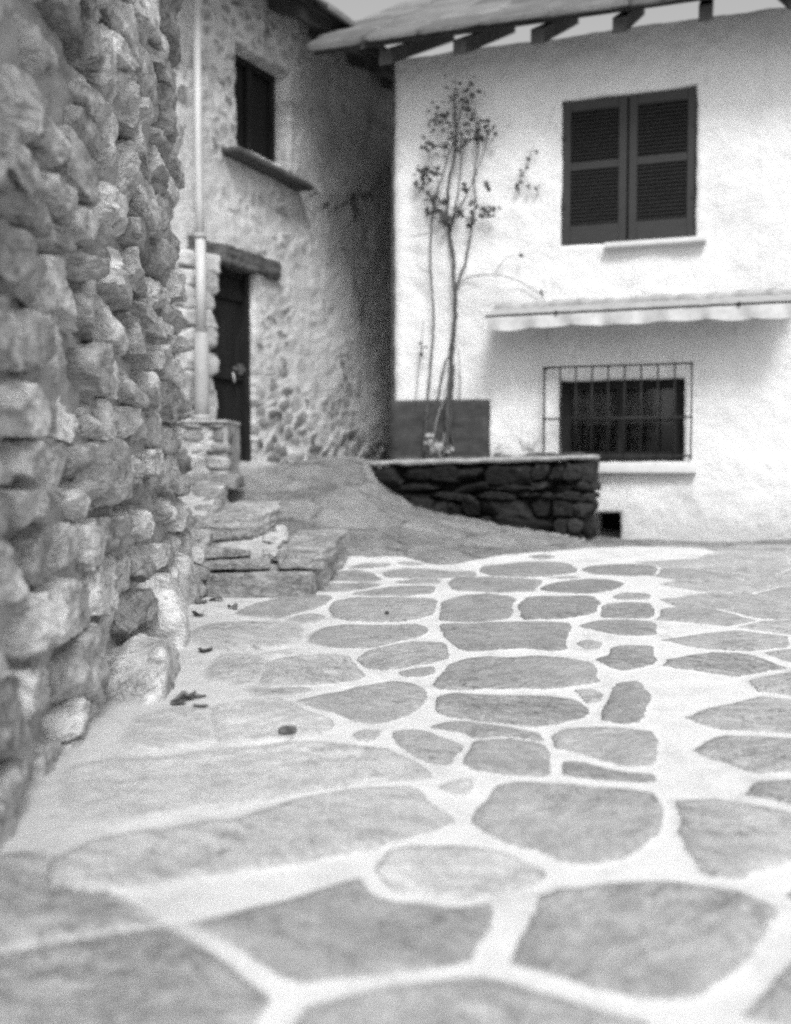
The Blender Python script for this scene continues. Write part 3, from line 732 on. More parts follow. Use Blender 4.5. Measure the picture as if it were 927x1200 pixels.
# upper shutters
for i in range(2):
    a = su0 + .005 + i * .53; b2 = a + .515
    mbf = MB(); fr_off = (-.075, -.03)
    z0s, z1s = sz0 + .012, sz1 - .01
    WH.box(mbf, a, a + .065, z0s, z1s, *fr_off, bev=.005); WH.box(mbf, b2 - .065, b2, z0s, z1s, *fr_off, bev=.005)
    WH.box(mbf, a + .065, b2 - .065, z0s, z0s + .155, -.072, -.034, bev=.005); WH.box(mbf, a + .065, b2 - .065, z1s - .08, z1s, -.072, -.034, bev=.005)
    WH.box(mbf, a + .065, b2 - .065, z0s + .60, z0s + .66, -.072, -.034, bev=.005)
    sh = mbf.build('shutter', SHUTM, house, False)
    mbs = MB(); z = z0s + .165
    while z < z1s - .09:
        hexa(mbs, [WH.at(a + .064, z, -.035), WH.at(b2 - .064, z, -.035), WH.at(b2 - .064, z + .007, -.033), WH.at(a + .064, z + .007, -.033),
                   WH.at(a + .064, z + .028, -.073), WH.at(b2 - .064, z + .028, -.073), WH.at(b2 - .064, z + .035, -.071), WH.at(a + .064, z + .035, -.071)])
        z += .031
    mbs.build('louvre_panel', SHUTM, sh, False)
    hu = a if i == 0 else b2
    for hz in (z0s + .30, z1s - .30):
        mbh = MB(); WH.box(mbh, hu - .03, hu + .03, hz, hz + .035, -.03, -.022); mbh.build('hinge', IRON, sh, False)
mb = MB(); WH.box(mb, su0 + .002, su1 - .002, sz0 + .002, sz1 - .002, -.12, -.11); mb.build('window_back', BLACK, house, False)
mb = MB(); WH.box(mb, su0 + .36, su1 + .08, sz0 - .05, sz0 - .008, -.05, .075, bev=.008); mb.build('sill', SILLM, house)
# barred window
mb = MB()
o0, o1 = -.17, -.11
WH.box(mb, wu0 + .004, wu0 + .085, wz0 + .003, wz1 - .003, o0, o1, bev=.006); WH.box(mb, wu1 - .085, wu1 - .004, wz0 + .003, wz1 - .003, o0, o1, bev=.006)
WH.box(mb, wu0 + .085, wu1 - .085, wz1 - .075, wz1 - .003, o0, o1 - .003, bev=.006); WH.box(mb, wu0 + .085, wu1 - .085, wz0 + .003, wz0 + .08, o0, o1 - .003, bev=.006)
um = (wu0 + wu1) / 2; WH.box(mb, um - .03, um + .03, wz0 + .08, wz1 - .075, o0, o1 - .006, bev=.006)
win = mb.build('window', WOODD, house, False)
mb = MB(); WH.box(mb, wu0 + .08, um - .028, wz0 + .078, wz1 - .073, -.148, -.142); WH.box(mb, um + .028, wu1 - .08, wz0 + .078, wz1 - .073, -.148, -.142); mb.build('pane', GLASS, win, False)
mb = MB(); vs = []; fs = []
nU = 80
for j, zz in enumerate((wz1 - .09, wz1 - .36)):
    for i in range(nU + 1):
        u = wu0 + .07 + (wu1 - wu0 - .14) * i / nU
        vs.append(tuple(WH.at(u, zz, -.215 + .012 * math.sin(i * 1.1) + .006 * math.sin(i * .37))))
for i in range(nU): fs.append((i, i + 1, nU + 2 + i, nU + 1 + i))
mb.add(vs, fs); mb.build('curtain', CURTAIN, win)
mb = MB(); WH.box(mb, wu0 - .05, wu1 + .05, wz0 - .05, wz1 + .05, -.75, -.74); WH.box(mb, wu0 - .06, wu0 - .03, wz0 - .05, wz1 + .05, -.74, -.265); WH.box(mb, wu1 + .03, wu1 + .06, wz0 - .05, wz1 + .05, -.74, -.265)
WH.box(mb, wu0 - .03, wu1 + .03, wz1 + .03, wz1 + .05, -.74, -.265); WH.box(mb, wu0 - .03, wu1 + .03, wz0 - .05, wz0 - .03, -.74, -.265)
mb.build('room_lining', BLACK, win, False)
mb = MB(); WH.box(mb, wu0 - .10, wu1 + .10, wz0 - .095, wz0 - .004, -.10, .09, bev=.012); mb.build('sill', SILLM, house)
mb = MB(); WH.box(mb, cu0 - .02, cu1 + .02, -.05, cz1 + .02, -.62, -.60); mb.build('vent_back', BLACK, house, False)
# grille
mb = MB()
bu0, bz1 = WH.hit(638, 431, .10); _, bz0 = WH.hit(660, 539, .10)
bu1 = bu0 + 1.28; pit = (WH.hit(675, 440, .10)[0] - bu0) / 2
nb = int((bu1 - bu0) / pit)
for i in range(nb + 1):
    u = bu0 + i * pit
    tube(mb, [WH.at(u, bz0, .10), WH.at(u, bz1, .10)], .0068 if i else .009, 6)
bu1 = bu0 + nb * pit
for zz in (bz1, bz1 - .42, bz0 + .03):
    tube(mb, [WH.at(bu0 - .012, zz, .107 if zz < bz1 - .1 and zz > bz0 + .1 else .10), WH.at(bu1 + .012, zz, .107 if zz < bz1 - .1 and zz > bz0 + .1 else .10)], .008, 6)
for u in (bu0, bu1):
    for zz in (bz1, bz0 + .03): tube(mb, [WH.at(u, zz, .10), WH.at(u, zz, -.04)], .009, 6)
mb.build('window_grille', IRON, house)

# awning --------------------------------------------------------------
au0 = WH.hit(571, 371, .40)[0]; _, az_top = WH.hit(569, 355, .12); _, az_bar = WH.hit(569, 371, .40)
aU1 = au0 + 2.35
aw = thing('awning', 'pale rolled canvas awning with scalloped valance above the barred window', 'awning', WH.at(au0 + 1.1, az_bar, .1))
vs, fs = [], []
nU = 140; ring = 10
for i in range(nU + 1):
    u = au0 + (aU1 - au0) * i / nU
    r = .055 + .006 * math.sin(u * 31) + .004 * math.sin(u * 57 + 1)
    for k in range(ring):
        t = 2 * math.pi * k / ring
        vs.append(tuple(WH.at(u, az_top - .05 + r * math.sin(t) * .8 + .006 * math.sin(u * 9), .09 + r * 1.15 * math.cos(t))))
for i in range(nU):
    for k in range(ring):
        k2 = (k + 1) % ring; fs.append((i * ring + k, (i + 1) * ring + k, (i + 1) * ring + k2, i * ring + k2))
fs.append(tuple(range(ring))); fs.append(tuple(nU * ring + k for k in range(ring))[::-1])
mb = MB(); mb.add(vs, fs); mb.build('canvas_roll', FABRIC, aw)
mb = MB()
# canvas falling from the roll to the front bar
vs, fs = [], []
for i in range(nU + 1):
    u = au0 + (aU1 - au0) * i / nU
    vs += [tuple(WH.at(u, az_top - .055, .14 + .004 * math.sin(u * 44))), tuple(WH.at(u, az_bar + .012, .398))]
for i in range(nU): fs.append((2 * i, 2 * i + 2, 2 * i + 3, 2 * i + 1))
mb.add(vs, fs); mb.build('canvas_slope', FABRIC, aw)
mb = MB(); tube(mb, [WH.at(au0 - .02, az_bar, .40), WH.at(aU1 + .02, az_bar, .40)], .008, 8); mb.build('front_bar', IRON, aw)
for u in (au0 + .55, au0 + 1.9):
    mb = MB(); tube(mb, smooth_line([WH.at(u, az_bar, .40), WH.at(u, az_bar - .01, .2), WH.at(u, az_bar - .03, -.02)]), .011, 6)
    WH.box(mb, u - .010, u + .010, az_bar - .014, az_bar + .018, .388, .415); mb.build('arm', IRON, aw)
vs, fs = [], []
per = 47 / 1128 * 8.0; nZ = 5; nU = 220
for i in range(nU + 1):
    u = au0 + (aU1 - au0) * i / nU
    drop = .088 + (.019 + .006 * math.sin(u * 2.3)) * abs(math.sin(math.pi * (u - au0) / per)) + .006 * math.sin(u * 7)
    for j in range(nZ):
        t = j / (nZ - 1)
        vs.append(tuple(WH.at(u, az_bar - .008 - drop * t, .403 + .02 * t * math.sin(u * 19) + .006 * math.sin(u * 43) * t)))
for i in range(nU):
    for j in range(nZ - 1):
        a = i * nZ + j; fs.append((a, a + nZ, a + nZ + 1, a + 1))
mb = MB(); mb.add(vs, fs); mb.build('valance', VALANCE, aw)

# ------------------------------------------------------------------ old stone house with the door
LH = Frame((-.12, 10.3, 0), math.radians(29.4), 1)
if LH.n.y > 0: LH.n = -LH.n
old = thing('stone_house', 'old rubble stone house with flaking plaster and dark plank door on the left', 'house', LH.at(-1.5, .8, -2))
du1, dz1 = LH.hit(296, 322); dz1 += .05; du0 = du1 - .88
dz0 = .80
lu1, lz1_ = LH.hit(347, 220); lu0, lz0_ = LH.hit(300, 196)
slope_l = (lz1_ - lz0_) / (lu1 - lu0)
ou0, ou1 = lu0 - .28, lu1 - .12
oz0 = max(lz0_, lz1_) + .10
TOPL = 4.9
LHATTR = {}
def lh_calc(u, z, b):
    wob = fbm(b * 6, 4, 71) * .10
    f1, f2, cid = vor(u + wob, z + wob * .7, 6.2, 9.5, 5)
    e = f2 - f1
    # stones bare near the ground and round the door, plaster higher up and to the right
    dd = np.hypot(np.maximum(0, u - du1) * .42, np.maximum(0, z - 1.1) * .62)
    expo = sstep(.95, .05, dd + fbm(b * 2.2, 3, 72) * .45)
    expo = np.maximum(expo, sstep(.55, .1, z - .85 + fbm(b * 2.5, 3, 73) * .3) * .9)
    expo = np.maximum(expo, sstep(du0 - .0, du0 - .3, u) * .9)
    expo = np.maximum(expo, .5 * sstep(.1, .6, fbm(b * 1.6 + 5, 3, 79) + .35) * sstep(2.4, 0, u - du1))
    st = sstep(.05, .34, e) * (cid > .10)
    return expo, st, cid
def lh_h(u, z, b):
    expo, st, cid = lh_calc(u, z, b)
    LHATTR['expo'] = expo; LHATTR['st'] = st; LHATTR['cid'] = cid
    return fbm(b * 1.4, 3, 74) * .04 + fbm(b * 9, 4, 75) * .014 + expo * st * (.008 + .020 * cid) + .015 * (1 - expo)
holes = [(du0, du1, dz0, dz1, .30), (ou0, ou1, oz0, oz0 + .85, .25)]
v, f = rough_wall(LH, -4.2, 3.2, 0, TOPL, holes, .022, lh_h, .5)
nv = len(v); pad = lambda a: np.concatenate([a, np.full(nv - len(a), .6)])
m_, nt, b = newmat('flaking_plaster_over_rubble')
co = coords(nt)
n1 = noise(nt, co, 1.8, 5, .6, .5); n2 = noise(nt, co, 13, 6, .68); n3 = noise(nt, co, 80, 3, .7)
pl = M(nt, 'ADD', M(nt, 'MULTIPLY', n1, .45), M(nt, 'ADD', M(nt, 'MULTIPLY', n2, .38), M(nt, 'MULTIPLY', n3, .17)))
pl = smap(nt, pl, .33, .67, .36, .80, 'LINEAR')
damp = smap(nt, noise(nt, co, 2.4, 5, .65, .6), .52, .68)
pl = M(nt, 'MULTIPLY', pl, mixf(nt, damp, 1.0, .68))
stn = M(nt, 'MULTIPLY', smap(nt, attr(nt, 'cid'), 0, 1, .38, .10, 'LINEAR'), smap(nt, n2, .3, .7, .65, 1.35, 'LINEAR'))
k = M(nt, 'MULTIPLY', attr(nt, 'expo'), attr(nt, 'st'))
k = smap(nt, M(nt, 'ADD', k, M(nt, 'MULTIPLY', M(nt, 'SUBTRACT', n2, .5), 1.1)), .26, .58)
v_ = mixf(nt, M(nt, 'MULTIPLY', k, .92), pl, stn)
grey(nt, b, v_, .93, M(nt, 'ADD', n2, M(nt, 'MULTIPLY', n3, .3)), .7, .025, .2)
OLDWALL = m_
link('wall', v, f, OLDWALL, old, {'expo': pad(LHATTR['expo']), 'st': pad(LHATTR['st']), 'cid': pad(LHATTR['cid'])})
# jamb stones built into the door side
rs = np.random.RandomState(12)
JAMB = mat_rock('door_jamb_stone', .46, .4, 9, (1, 1, 2), .7, .02, .6, .3)
mb = MB(); z = dz0 + .02
while z < dz1 - .03:
    h = rs.uniform(.08, .20)
    place_rock(mb, LH.at(LH.hit(247, 420)[0] + rs.uniform(-.04, .03) - .21, z + h / 2, -.03), LH.u, LH.n, (.42, .26, h * 1.16), rs, rs.uniform(.46, .70), .04, cuts=13, k=12, planes=12, lo=.74, amp=.10)
    z += h
mb.build('door_jamb', JAMB, old)
mb = MB(); z = dz0
while z < dz1 - .02:
    h = rs.uniform(.07, .21); u = du1 - .004
    for q in range(rs.randint(1, 4)):
        wd = rs.uniform(.12, .34); hq = h * rs.uniform(.75, 1.02)
        place_rock(mb, LH.at(u + wd / 2, z + h / 2 + rs.uniform(-.02, .02), -.112 + rs.uniform(-.02, .012)), LH.u, LH.n, (wd, .24, hq), rs, rs.uniform(.25, .85), .1, cuts=9, k=6, planes=9, lo=.7, amp=.11)
        u += wd * rs.uniform(1.0, 1.25)
    z += h
mb.build('door_jamb', JAMB, old)
# lintel
a0, az = LH.hit(242, 283, .08); a1, az1 = LH.hit(330, 307, .08)
_, bz_ = LH.hit(330, 328, .08)
th = az1 - bz_
lin = slab('lintel', [LH.at(a0 - .16, az + .03, .085), LH.at(a1, az1, .085), LH.at(a1, az1 - .0, -.2), LH.at(a0 - .16, az + .03, -.2)], th, LINTELM, old, 15, .012, .015, .014, .42)
# door leaf
mb = MB()
wz = .09; npk = 6; pw = (du1 - du0) / npk
for i in range(npk):
    LH.box(mb, du0 + i * pw + .004, du0 + (i + 1) * pw - .004, dz0, dz1 - .09, -wz - .05, -wz, bev=.006)
door = mb.build('door', WOODD, old, False)
_, rz = LH.hit(276, 440, -wz); _, rz2 = LH.hit(276, 347, -wz)
for zz in (rz, rz2):
    mb = MB(); LH.box(mb, du0 + .006, du1 - .01, zz - .045, zz + .045, -wz + .002, -wz + .03, bev=.006); mb.build('rail', WOODD, door, False)
mb = MB(); LH.box(mb, du1 - .06, du1 + .02, dz0, dz1 + .02, -wz - .06, -wz + .06, bev=.006); LH.box(mb, du0, du1 - .06, dz1 - .10, dz1 + .02, -wz - .06, -wz + .035, bev=.006)
mb.build('door_frame', WOODD, old, False)
u_, z_ = LH.hit(281, 433, -wz + .03); mb = MB()
LH.box(mb, u_ - .10, u_ + .10, z_ - .018, z_ + .018, -wz + .031, -wz + .052, bev=.005); LH.box(mb, u_ - .04, u_ + .03, z_ - .045, z_ + .045, -wz + .031, -wz + .046, bev=.004)
mb.build('latch', mat_plain('worn_latch_iron', .10, .4, 30, .5, .2, .003), door, False)
u_, z_ = LH.hit(273, 444, -wz + .05); mb = MB()
tube(mb, smooth_line([LH.at(u_, z_ + .05, -wz + .05), LH.at(u_ - .012, z_ + .01, -wz + .07), LH.at(u_ + .004, z_ - .03, -wz + .06)]), .010, 8); mb.build('handle', BRASS, door)
# door step
s0, s1 = du0 + .1, du1 + .10
slab('threshold', [LH.at(du1 - .16, .905, .22), LH.at(du1 + .16, .90, .20), LH.at(du1 + .10, .91, -.25), LH.at(du1 - .5, .91, -.25), LH.at(du1 - .5, .905, .2)], .14, mat_rock('pale_threshold', .5, .2, 10), old, 16, .015)
# window ledge above
slab('ledge', [LH.at(ou0 - .2, lz0_ - slope_l * (lu0 - ou0 + .2), .20), LH.at(lu1, lz1_, .20), LH.at(lu1, lz1_ + .02, -.1), LH.at(ou0 - .2, lz0_ - slope_l * (lu0 - ou0 + .2) + .02, -.1)], .055, LINTELM, old, 17, .012, .004, .004, .32)
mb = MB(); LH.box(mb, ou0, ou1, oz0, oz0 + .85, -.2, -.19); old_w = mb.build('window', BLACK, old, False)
mb = MB()
for q in ((ou0 + .003, ou0 + .06, oz0 + .003, oz0 + .847), (ou1 - .06, ou1 - .003, oz0 + .003, oz0 + .847), (ou0 + .06, ou1 - .06, oz0 + .003, oz0 + .06), (ou0 + .06, ou1 - .06, oz0 + .79, oz0 + .847), ((ou0 + ou1) / 2 - .03, (ou0 + ou1) / 2 + .03, oz0 + .06, oz0 + .79)):
    LH.box(mb, *q, -.18, -.14, bev=.004)
mb.build('frame', WOODD, old_w, False)
# roof
mb = MB()
for kk in range(4):
    for j in range(15):
        u = -4.2 + j * .52 + rnd.uniform(-.05, .05)
        w, ff = rock((.58 * rnd.uniform(.8, 1.25), .66, rnd.uniform(.05, .10)), np.random.RandomState(1200 + kk * 20 + j), 5, 10, 5, .85, 1, .04)
        c = np.array(LH.at(u, TOPL + .06 + kk * .24, .25 - kk * .42))
        y = w[:, 1] * .87; z = w[:, 2] - w[:, 1] * .5
        mb.add(c + w[:, :1] * np.array(LH.u) + y[:, None] * np.array(LH.n) + z[:, None] * np.array((0, 0, 1.)), ff, .5 + rnd.uniform(-.15, .15))
rf = mb.build('roof', SLATE, old)
mb = MB()
hexa(mb, [LH.at(-4.3, TOPL - .13, .42), LH.at(3.4, TOPL - .13, .42), LH.at(3.4, TOPL - .05, .42), LH.at(-4.3, TOPL - .05, .42),
          LH.at(-4.3, TOPL + .9, -1.6), LH.at(3.4, TOPL + .9, -1.6), LH.at(3.4, TOPL + .98, -1.6), LH.at(-4.3, TOPL + .98, -1.6)])
for j in range(11):
    u = -4 + j * .65
    hexa(mb, [LH.at(u, TOPL - .25, .38), LH.at(u + .1, TOPL - .25, .38), LH.at(u + .1, TOPL - .135, .38), LH.at(u, TOPL - .135, .38),
              LH.at(u, TOPL - .02, -.1), LH.at(u + .1, TOPL - .02, -.1), LH.at(u + .1, TOPL + .1, -.1), LH.at(u, TOPL + .1, -.1)])
mb.build('rafter', RAFTER, rf, False)
# unseen dark wall added so the passage between the houses stays dark
pw_ = thing('gap_shade_wall', 'unseen dark wall added to keep the narrow gap between the two houses dark', 'wall', (.6, 11.6, .8))
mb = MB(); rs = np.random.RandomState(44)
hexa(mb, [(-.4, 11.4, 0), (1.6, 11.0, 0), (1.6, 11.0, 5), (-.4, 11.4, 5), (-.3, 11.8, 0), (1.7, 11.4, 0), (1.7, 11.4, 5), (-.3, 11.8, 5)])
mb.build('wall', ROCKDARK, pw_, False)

# ------------------------------------------------------------------ drainpipe and the low wall it stands on
ped_d = 7.3
ZP = P(236, 491, 7.5).z
pipe = thing('drainpipe', 'pale metal drainpipe with wider lower sleeve beside the old door', 'drainpipe', (P(235, 490, 7.52).x, 7.52, ZP))
px_ = lambda x, y: P(x, y, 7.52)
mb = MB(); tube(mb, [px_(234.8, 285), px_(233.5, 235), px_(232.5, 195), (px_(232.5, 195).x, 7.52, 4.62)], .030, 16); mb.build('upper_pipe', ZINC, pipe)
mb = MB(); tube(mb, [px_(236, 398), px_(234.8, 280)], .040, 16); mb.build('middle_pipe', ZINC, pipe)
mb = MB(); tube(mb, [px_(236.3, 493), px_(236.3, 470), px_(236, 391), px_(236, 390)], [.058, .057, .055, .047], 18); mb.build('lower_sleeve', ZINCD, pipe)
mb = MB(); tube(mb, [px_(236.3, 493), px_(236.3, 486)], [.075, .066], 18); mb.build('base_collar', ZINCD, pipe)
mb = MB(); c = px_(234.8, 277); tube(mb, [c + Vector((0, 0, -.018)), c + Vector((0, 0, .018))], .046, 16); tube(mb, [c, c + Vector((-.06, .22, 0))], .010, 6); tube(mb, [c + Vector((-.045, 0, 0)), c + Vector((.05, 0, 0))], .013, 6); mb.build('bracket', ZINCD, pipe)

lw = thing('low_wall', 'low rubble parapet with thin stone cap carrying the drainpipe beside the door', 'wall', (P(250, 545, ped_d).x, ped_d, .75))
rs = np.random.RandomState(31); mb = MB()
xa, xb = P(180, 520, ped_d).x, P(266, 520, ped_d).x
zt = P(250, 496, ped_d).z
z = .62
while z < zt - .03:
    h = min(rs.uniform(.06, .13), zt - z); x = xa
    while x < xb:
        w_ = rs.uniform(.09, .22)
        place_rock(mb, ((min(x + w_ / 2, xb - w_ / 2 + .02)), ped_d + .10 + rs.uniform(-.015, .015), z + h / 2), (1, 0, 0), (0, -1, 0), (w_ * 1.03, .24, h * 1.05), rs, rs.uniform(.25, .7), cuts=9, k=4, amp=.10)
        x += w_
    z += h
hexa(mb, [(xa, ped_d + .005, .5), (xb, ped_d + .005, .5), (xb, ped_d + .005, zt), (xa, ped_d + .005, zt), (xa, ped_d + .5, .5), (xb, ped_d + .5, .5), (xb, ped_d + .5, zt), (xa, ped_d + .5, zt)], .6)
mb.build('rubble_face', ROCK, lw)
xc, xd = xb - .10, xb + .004
slab('rendered_side', [(xc, ped_d + .01, zt), (xd, ped_d - .005, zt), (xd, ped_d + .6, zt), (xc, ped_d + .6, zt)], .5, mat_plain('weathered_cement', .36, .3, 9, .95, .6, .02), lw, 33, .014, .006, .003)
slab('cap', [(xa, ped_d - .03, zt + .028), (xd + .012, ped_d - .03, zt + .028), (xd + .010, ped_d + .60, zt + .028), (xa, ped_d + .5, zt + .028)], .03, STEPM, lw, 34, .010, .003, .002, .7)

# ------------------------------------------------------------------ worn stone steps
st = thing('stone_steps', 'worn uneven stone steps with pale mortar climbing left behind the wall', 'steps', (-.7, 5.3, .25))
def pp(px, py, d): return P(px, py, d)
slab('lowest_slab', [pp(240, 684, 4.97), pp(252, 673, 4.93), pp(300, 671, 4.92), pp(366, 671, 4.93), Vector((-.37, 5.9, pp(366, 671, 4.93).z)), Vector((-1.15, 5.9, pp(366, 671, 4.93).z)), Vector((-1.1, 5.1, pp(366, 671, 4.93).z))], .145, STEPM, st, 101, .009, .009, .006, .40, 7)
slab('side_footing', [Vector((-.44, 5.06, .36)), Vector((-.385, 5.25, .37)), Vector((-.325, 6.3, .40)), Vector((-.7, 6.4, .40)), Vector((-.7, 5.06, .36))], .22, STEPM, st, 109, .012, .014, .012, .50)
zt2 = pp(327, 643, 4.98).z
slab('long_block', [pp(327, 644, 4.99), pp(350, 640, 4.97), pp(379, 645, 4.98), Vector((-.30, 6.3, zt2 + .012)), Vector((-.62, 6.3, zt2 + .01)), Vector((-.63, 5.3, zt2))], .104, STEPM, st, 102, .009, .010, .009, .44, 5)
slab('thin_slab', [pp(228, 661, 4.99), pp(260, 658, 4.96), pp(316, 655, 4.97), Vector((-.66, 5.4, pp(316, 655, 4.97).z)), Vector((-1.1, 5.4, pp(316, 655, 4.97).z))], .048, STEPM, st, 103, .008, .008, .005, .45, 6)
slab('thin_slab', [pp(240, 645, 5.04), pp(270, 643, 5.02), pp(294, 644, 5.03), Vector((-.75, 5.5, pp(292, 644, 5.02).z)), Vector((-1.1, 5.5, pp(292, 644, 5.02).z))], .045, STEPM, st, 104, .008, .010, .006, .42, 7)
slab('small_wedge', [pp(226, 680, 5.0), pp(250, 674, 4.98), Vector((-.9, 5.3, .32)), Vector((-1.2, 5.3, .32))], .05, STEPM, st, 114, .008, .005, .005, .5)
slab('mortar_bed', [pp(232, 645, 5.10), pp(285, 642, 5.07), pp(314, 650, 5.06), pp(326, 640, 5.12), pp(333, 628, 5.35), pp(322, 622, 5.6), pp(300, 634, 5.5), pp(232, 637, 5.5)], .09, WHITEM, st, 105, .009, .022, .004, .45, 4)
slab('second_block', [pp(229, 607, 5.5), pp(241, 611, 5.44), pp(304, 604, 5.46), pp(329, 593, 5.95), pp(327, 587, 6.3), pp(258, 588, 6.3), pp(224, 598, 6.0)], .13, STEPM, st, 106, .009, .013, .010, .52, 6, under=[.13, .115, .13, .09, .1, .13, .13])
slab('mortar_slope', [pp(216, 602, 5.75), pp(240, 603, 5.72), pp(262, 570, 6.25), pp(225, 568, 6.4), pp(210, 575, 6.3)], .16, MORTAR, st, 107, .011, .010, .004, .6)
slab('third_block', [pp(236, 587, 5.98), pp(262, 573, 6.05), pp(266, 566, 6.4), pp(236, 563, 6.6), pp(224, 572, 6.3)], .16, STEPM, st, 108, .010, .014, .008, .50)
slab('landing_slab', [pp(216, 563, 6.65), pp(245, 557, 6.6), pp(277, 561, 6.62), pp(282, 556, 7.0), Vector((-1.15, 7.35, .80)), Vector((-1.9, 7.35, .82))], .085, STEPM, st, 110, .010, .006, .006, .42)
slab('fill', [Vector((-1.95, 5.9, .62)), Vector((-1.3, 5.9, .54)), Vector((-1.28, 6.5, .62)), Vector((-1.4, 7.2, .70)), Vector((-1.95, 7.2, .76))], .6, MORTAR, st, 111, .03, .02, .01)
slab('fill', [Vector((-1.5, 5.2, .30)), Vector((-.72, 5.2, .30)), Vector((-.66, 6.4, .40)), Vector((-1.5, 6.4, .42))], .4, MORTAR, st, 112, .03, .02, .01)
rs = np.random.RandomState(77)
for (px, py, d, sz_) in ((324, 634, 5.35, (.13, .16, .10)), (319, 649, 5.10, (.11, .08, .06)), (330, 622, 5.7, (.06, .12, .07))):
    mb = MB(); place_rock(mb, pp(px, py, d), (1, 0, 0), (0, -1, 0), sz_, rs, .42, .3, cuts=13, k=5, planes=9, lo=.6, hi=.95, amp=.30, nscale=2.8); mb.build('mortar_lump', WHITEM, st)
for (px, py, d, sz_, tn) in ((231, 668, 5.03, (.16, .2, .07), .4), (233, 650, 5.06, (.15, .2, .10), .55), (226, 690, 4.96, (.14, .18, .09), .45), (230, 632, 5.3, (.16, .2, .12), .5), (243, 600, 5.9, (.15, .2, .1), .6)):
    mb = MB(); place_rock(mb, pp(px, py, d), (1, 0, 0), (0, -1, 0), sz_, rs, tn, .2, cuts=9, k=6, planes=9, lo=.66, hi=.95, amp=.16); mb.build('rubble_infill', STEPM, st)
# ------------------------------------------------------------------ rough stone wall at the left, close to the camera
NWA = math.atan2(-.075, 1.0)
NW = Frame((-.705, 0, 0), NWA, 1)
if NW.n.x < 0: NW.n = -NW.n
nw = thing('stone_wall', 'rough rubble stone wall with pale mortar running along the left of the lane', 'wall', NW.at(3, .1, -.3))
rs = np.random.RandomState(8)
NW_U0, NW_U1, NW_TOP = .55, 5.02, 4.1
mb = MB(); z = -.02
while z < NW_TOP:
    h = rs.uniform(.08, .25); u = NW_U0 - rs.uniform(0, .3)
    while u < NW_U1 - .04:
        w_ = rs.uniform(.20, .50) * (1.0 if h > .17 else .8)
        if NW_U1 - (u + w_) < .14: w_ = NW_U1 - u
        parts = 2 if (h > .2 and rs.rand() < .35) else 1
        for q in range(parts):
            hh_ = h / parts
            dep = rs.uniform(.26, .36)
            place_rock(mb, NW.at(u + w_ / 2, z + hh_ * (q + .5) + rs.uniform(-.012, .012), -dep / 2 + rs.uniform(-.015, .038)), NW.u, NW.n,
                       (w_ * rs.uniform(.96, 1.04), dep, hh_ * rs.uniform(.94, 1.03)), rs, float(np.clip(rs.normal(.55, .14), .28, .9)), .09, cuts=15, k=16, planes=15, lo=.62, hi=.97, amp=.15, nscale=2.4)
        u += w_
    z += h
nws = mb.build('rubble_stones', ROCK, nw); nws.data.set_sharp_from_angle(angle=math.radians(38))
# mortar between the stones
us = np.linspace(NW_U0, NW_U1 - .05, 190); zs = np.linspace(-.1, NW_TOP, 170)
gu, gz_ = np.meshgrid(us, zs); u, z = gu.ravel(), gz_.ravel()
b0 = np.stack([NW.o.x + u * NW.u.x, u * NW.u.y, z], 1)
off = -.055 + fbm(b0 * 7, 5, 81) * .05
v = b0 + off[:, None] * np.array(NW.n)
idx = np.arange(len(u)).reshape(len(zs), len(us))
f = np.stack([idx[:-1, :-1], idx[:-1, 1:], idx[1:, 1:], idx[1:, :-1]], -1).reshape(-1, 4)
link('mortar', v, f, mat_plain('old_lime_mortar', .34, .4, 9, .95, .9, .03), nw)
mb = MB(); NW.box(mb, NW_U0, NW_U1 - .12, -.1, NW_TOP, -.6, -.14, .5); mb.build('core', MORTAR, nw, False)
# footing boulders at the foot
rs = np.random.RandomState(19)
for (px, py, d, s, tn, tl) in ((200, 735, 4.05, (.62, .30, .44), .66, .15), (190, 800, 3.35, (.7, .26, .30), .6, .05), (208, 690, 4.72, (.40, .30, .36), .58, .1), (214, 655, 4.95, (.22, .26, .34), .5, .1)):
    mb = MB(); c = P(px, py, d)
    place_rock(mb, c - Vector((.08, 0, 0)), NW.u, NW.n, s, rs, tn, tl, cuts=13, k=4, planes=9, lo=.6, hi=.95, amp=.10)
    mb.build('footing_stone', ROCK, nw)

# ------------------------------------------------------------------ dry-stone planter
pl_ = thing('stone_planter', 'curved dark dry stone planter with pale cap against the white house', 'planter', (.8, 7.7, .3))
front = [P(434, 560, 8.22), P(437, 560, 8.10), P(455, 585, 8.02), P(480, 592, 7.95), P(520, 605, 7.8), P(560, 615, 7.65), P(600, 622, 7.5), P(650, 630, 7.36), P(680, 634, 7.27)]
front = [Vector((p.x, p.y, 0)) for p in front]
pe = P(696, 636, 7.30); front += [Vector((pe.x - .01, pe.y + .03, 0)), Vector((pe.x + .045, pe.y + .25, 0)), Vector((pe.x + .07, pe.y + .62, 0))]
line = smooth_line(front, 12)
ln = [0]
for a, b2 in zip(line[:-1], line[1:]): ln.append(ln[-1] + (b2 - a).length)
def on_line(s):
    s = min(max(s, 0), ln[-1] - 1e-4)
    i = max(j for j in range(len(ln) - 1) if ln[j] <= s)
    t = (s - ln[i]) / max(ln[i + 1] - ln[i], 1e-6)
    p = line[i].lerp(line[i + 1], t); tg = (line[min(i + 2, len(line) - 1)] - line[max(i - 1, 0)]).normalized()
    return p, tg, Vector((tg.y, -tg.x, 0))
zL, zR = P(437, 541, 8.1).z, P(690, 533, 7.27).z
def ptop(s): return zL + (zR - zL) * min(s / (ln[-1] - .75), 1)
rs = np.random.RandomState(23); mb = MB()
zrow = -.80
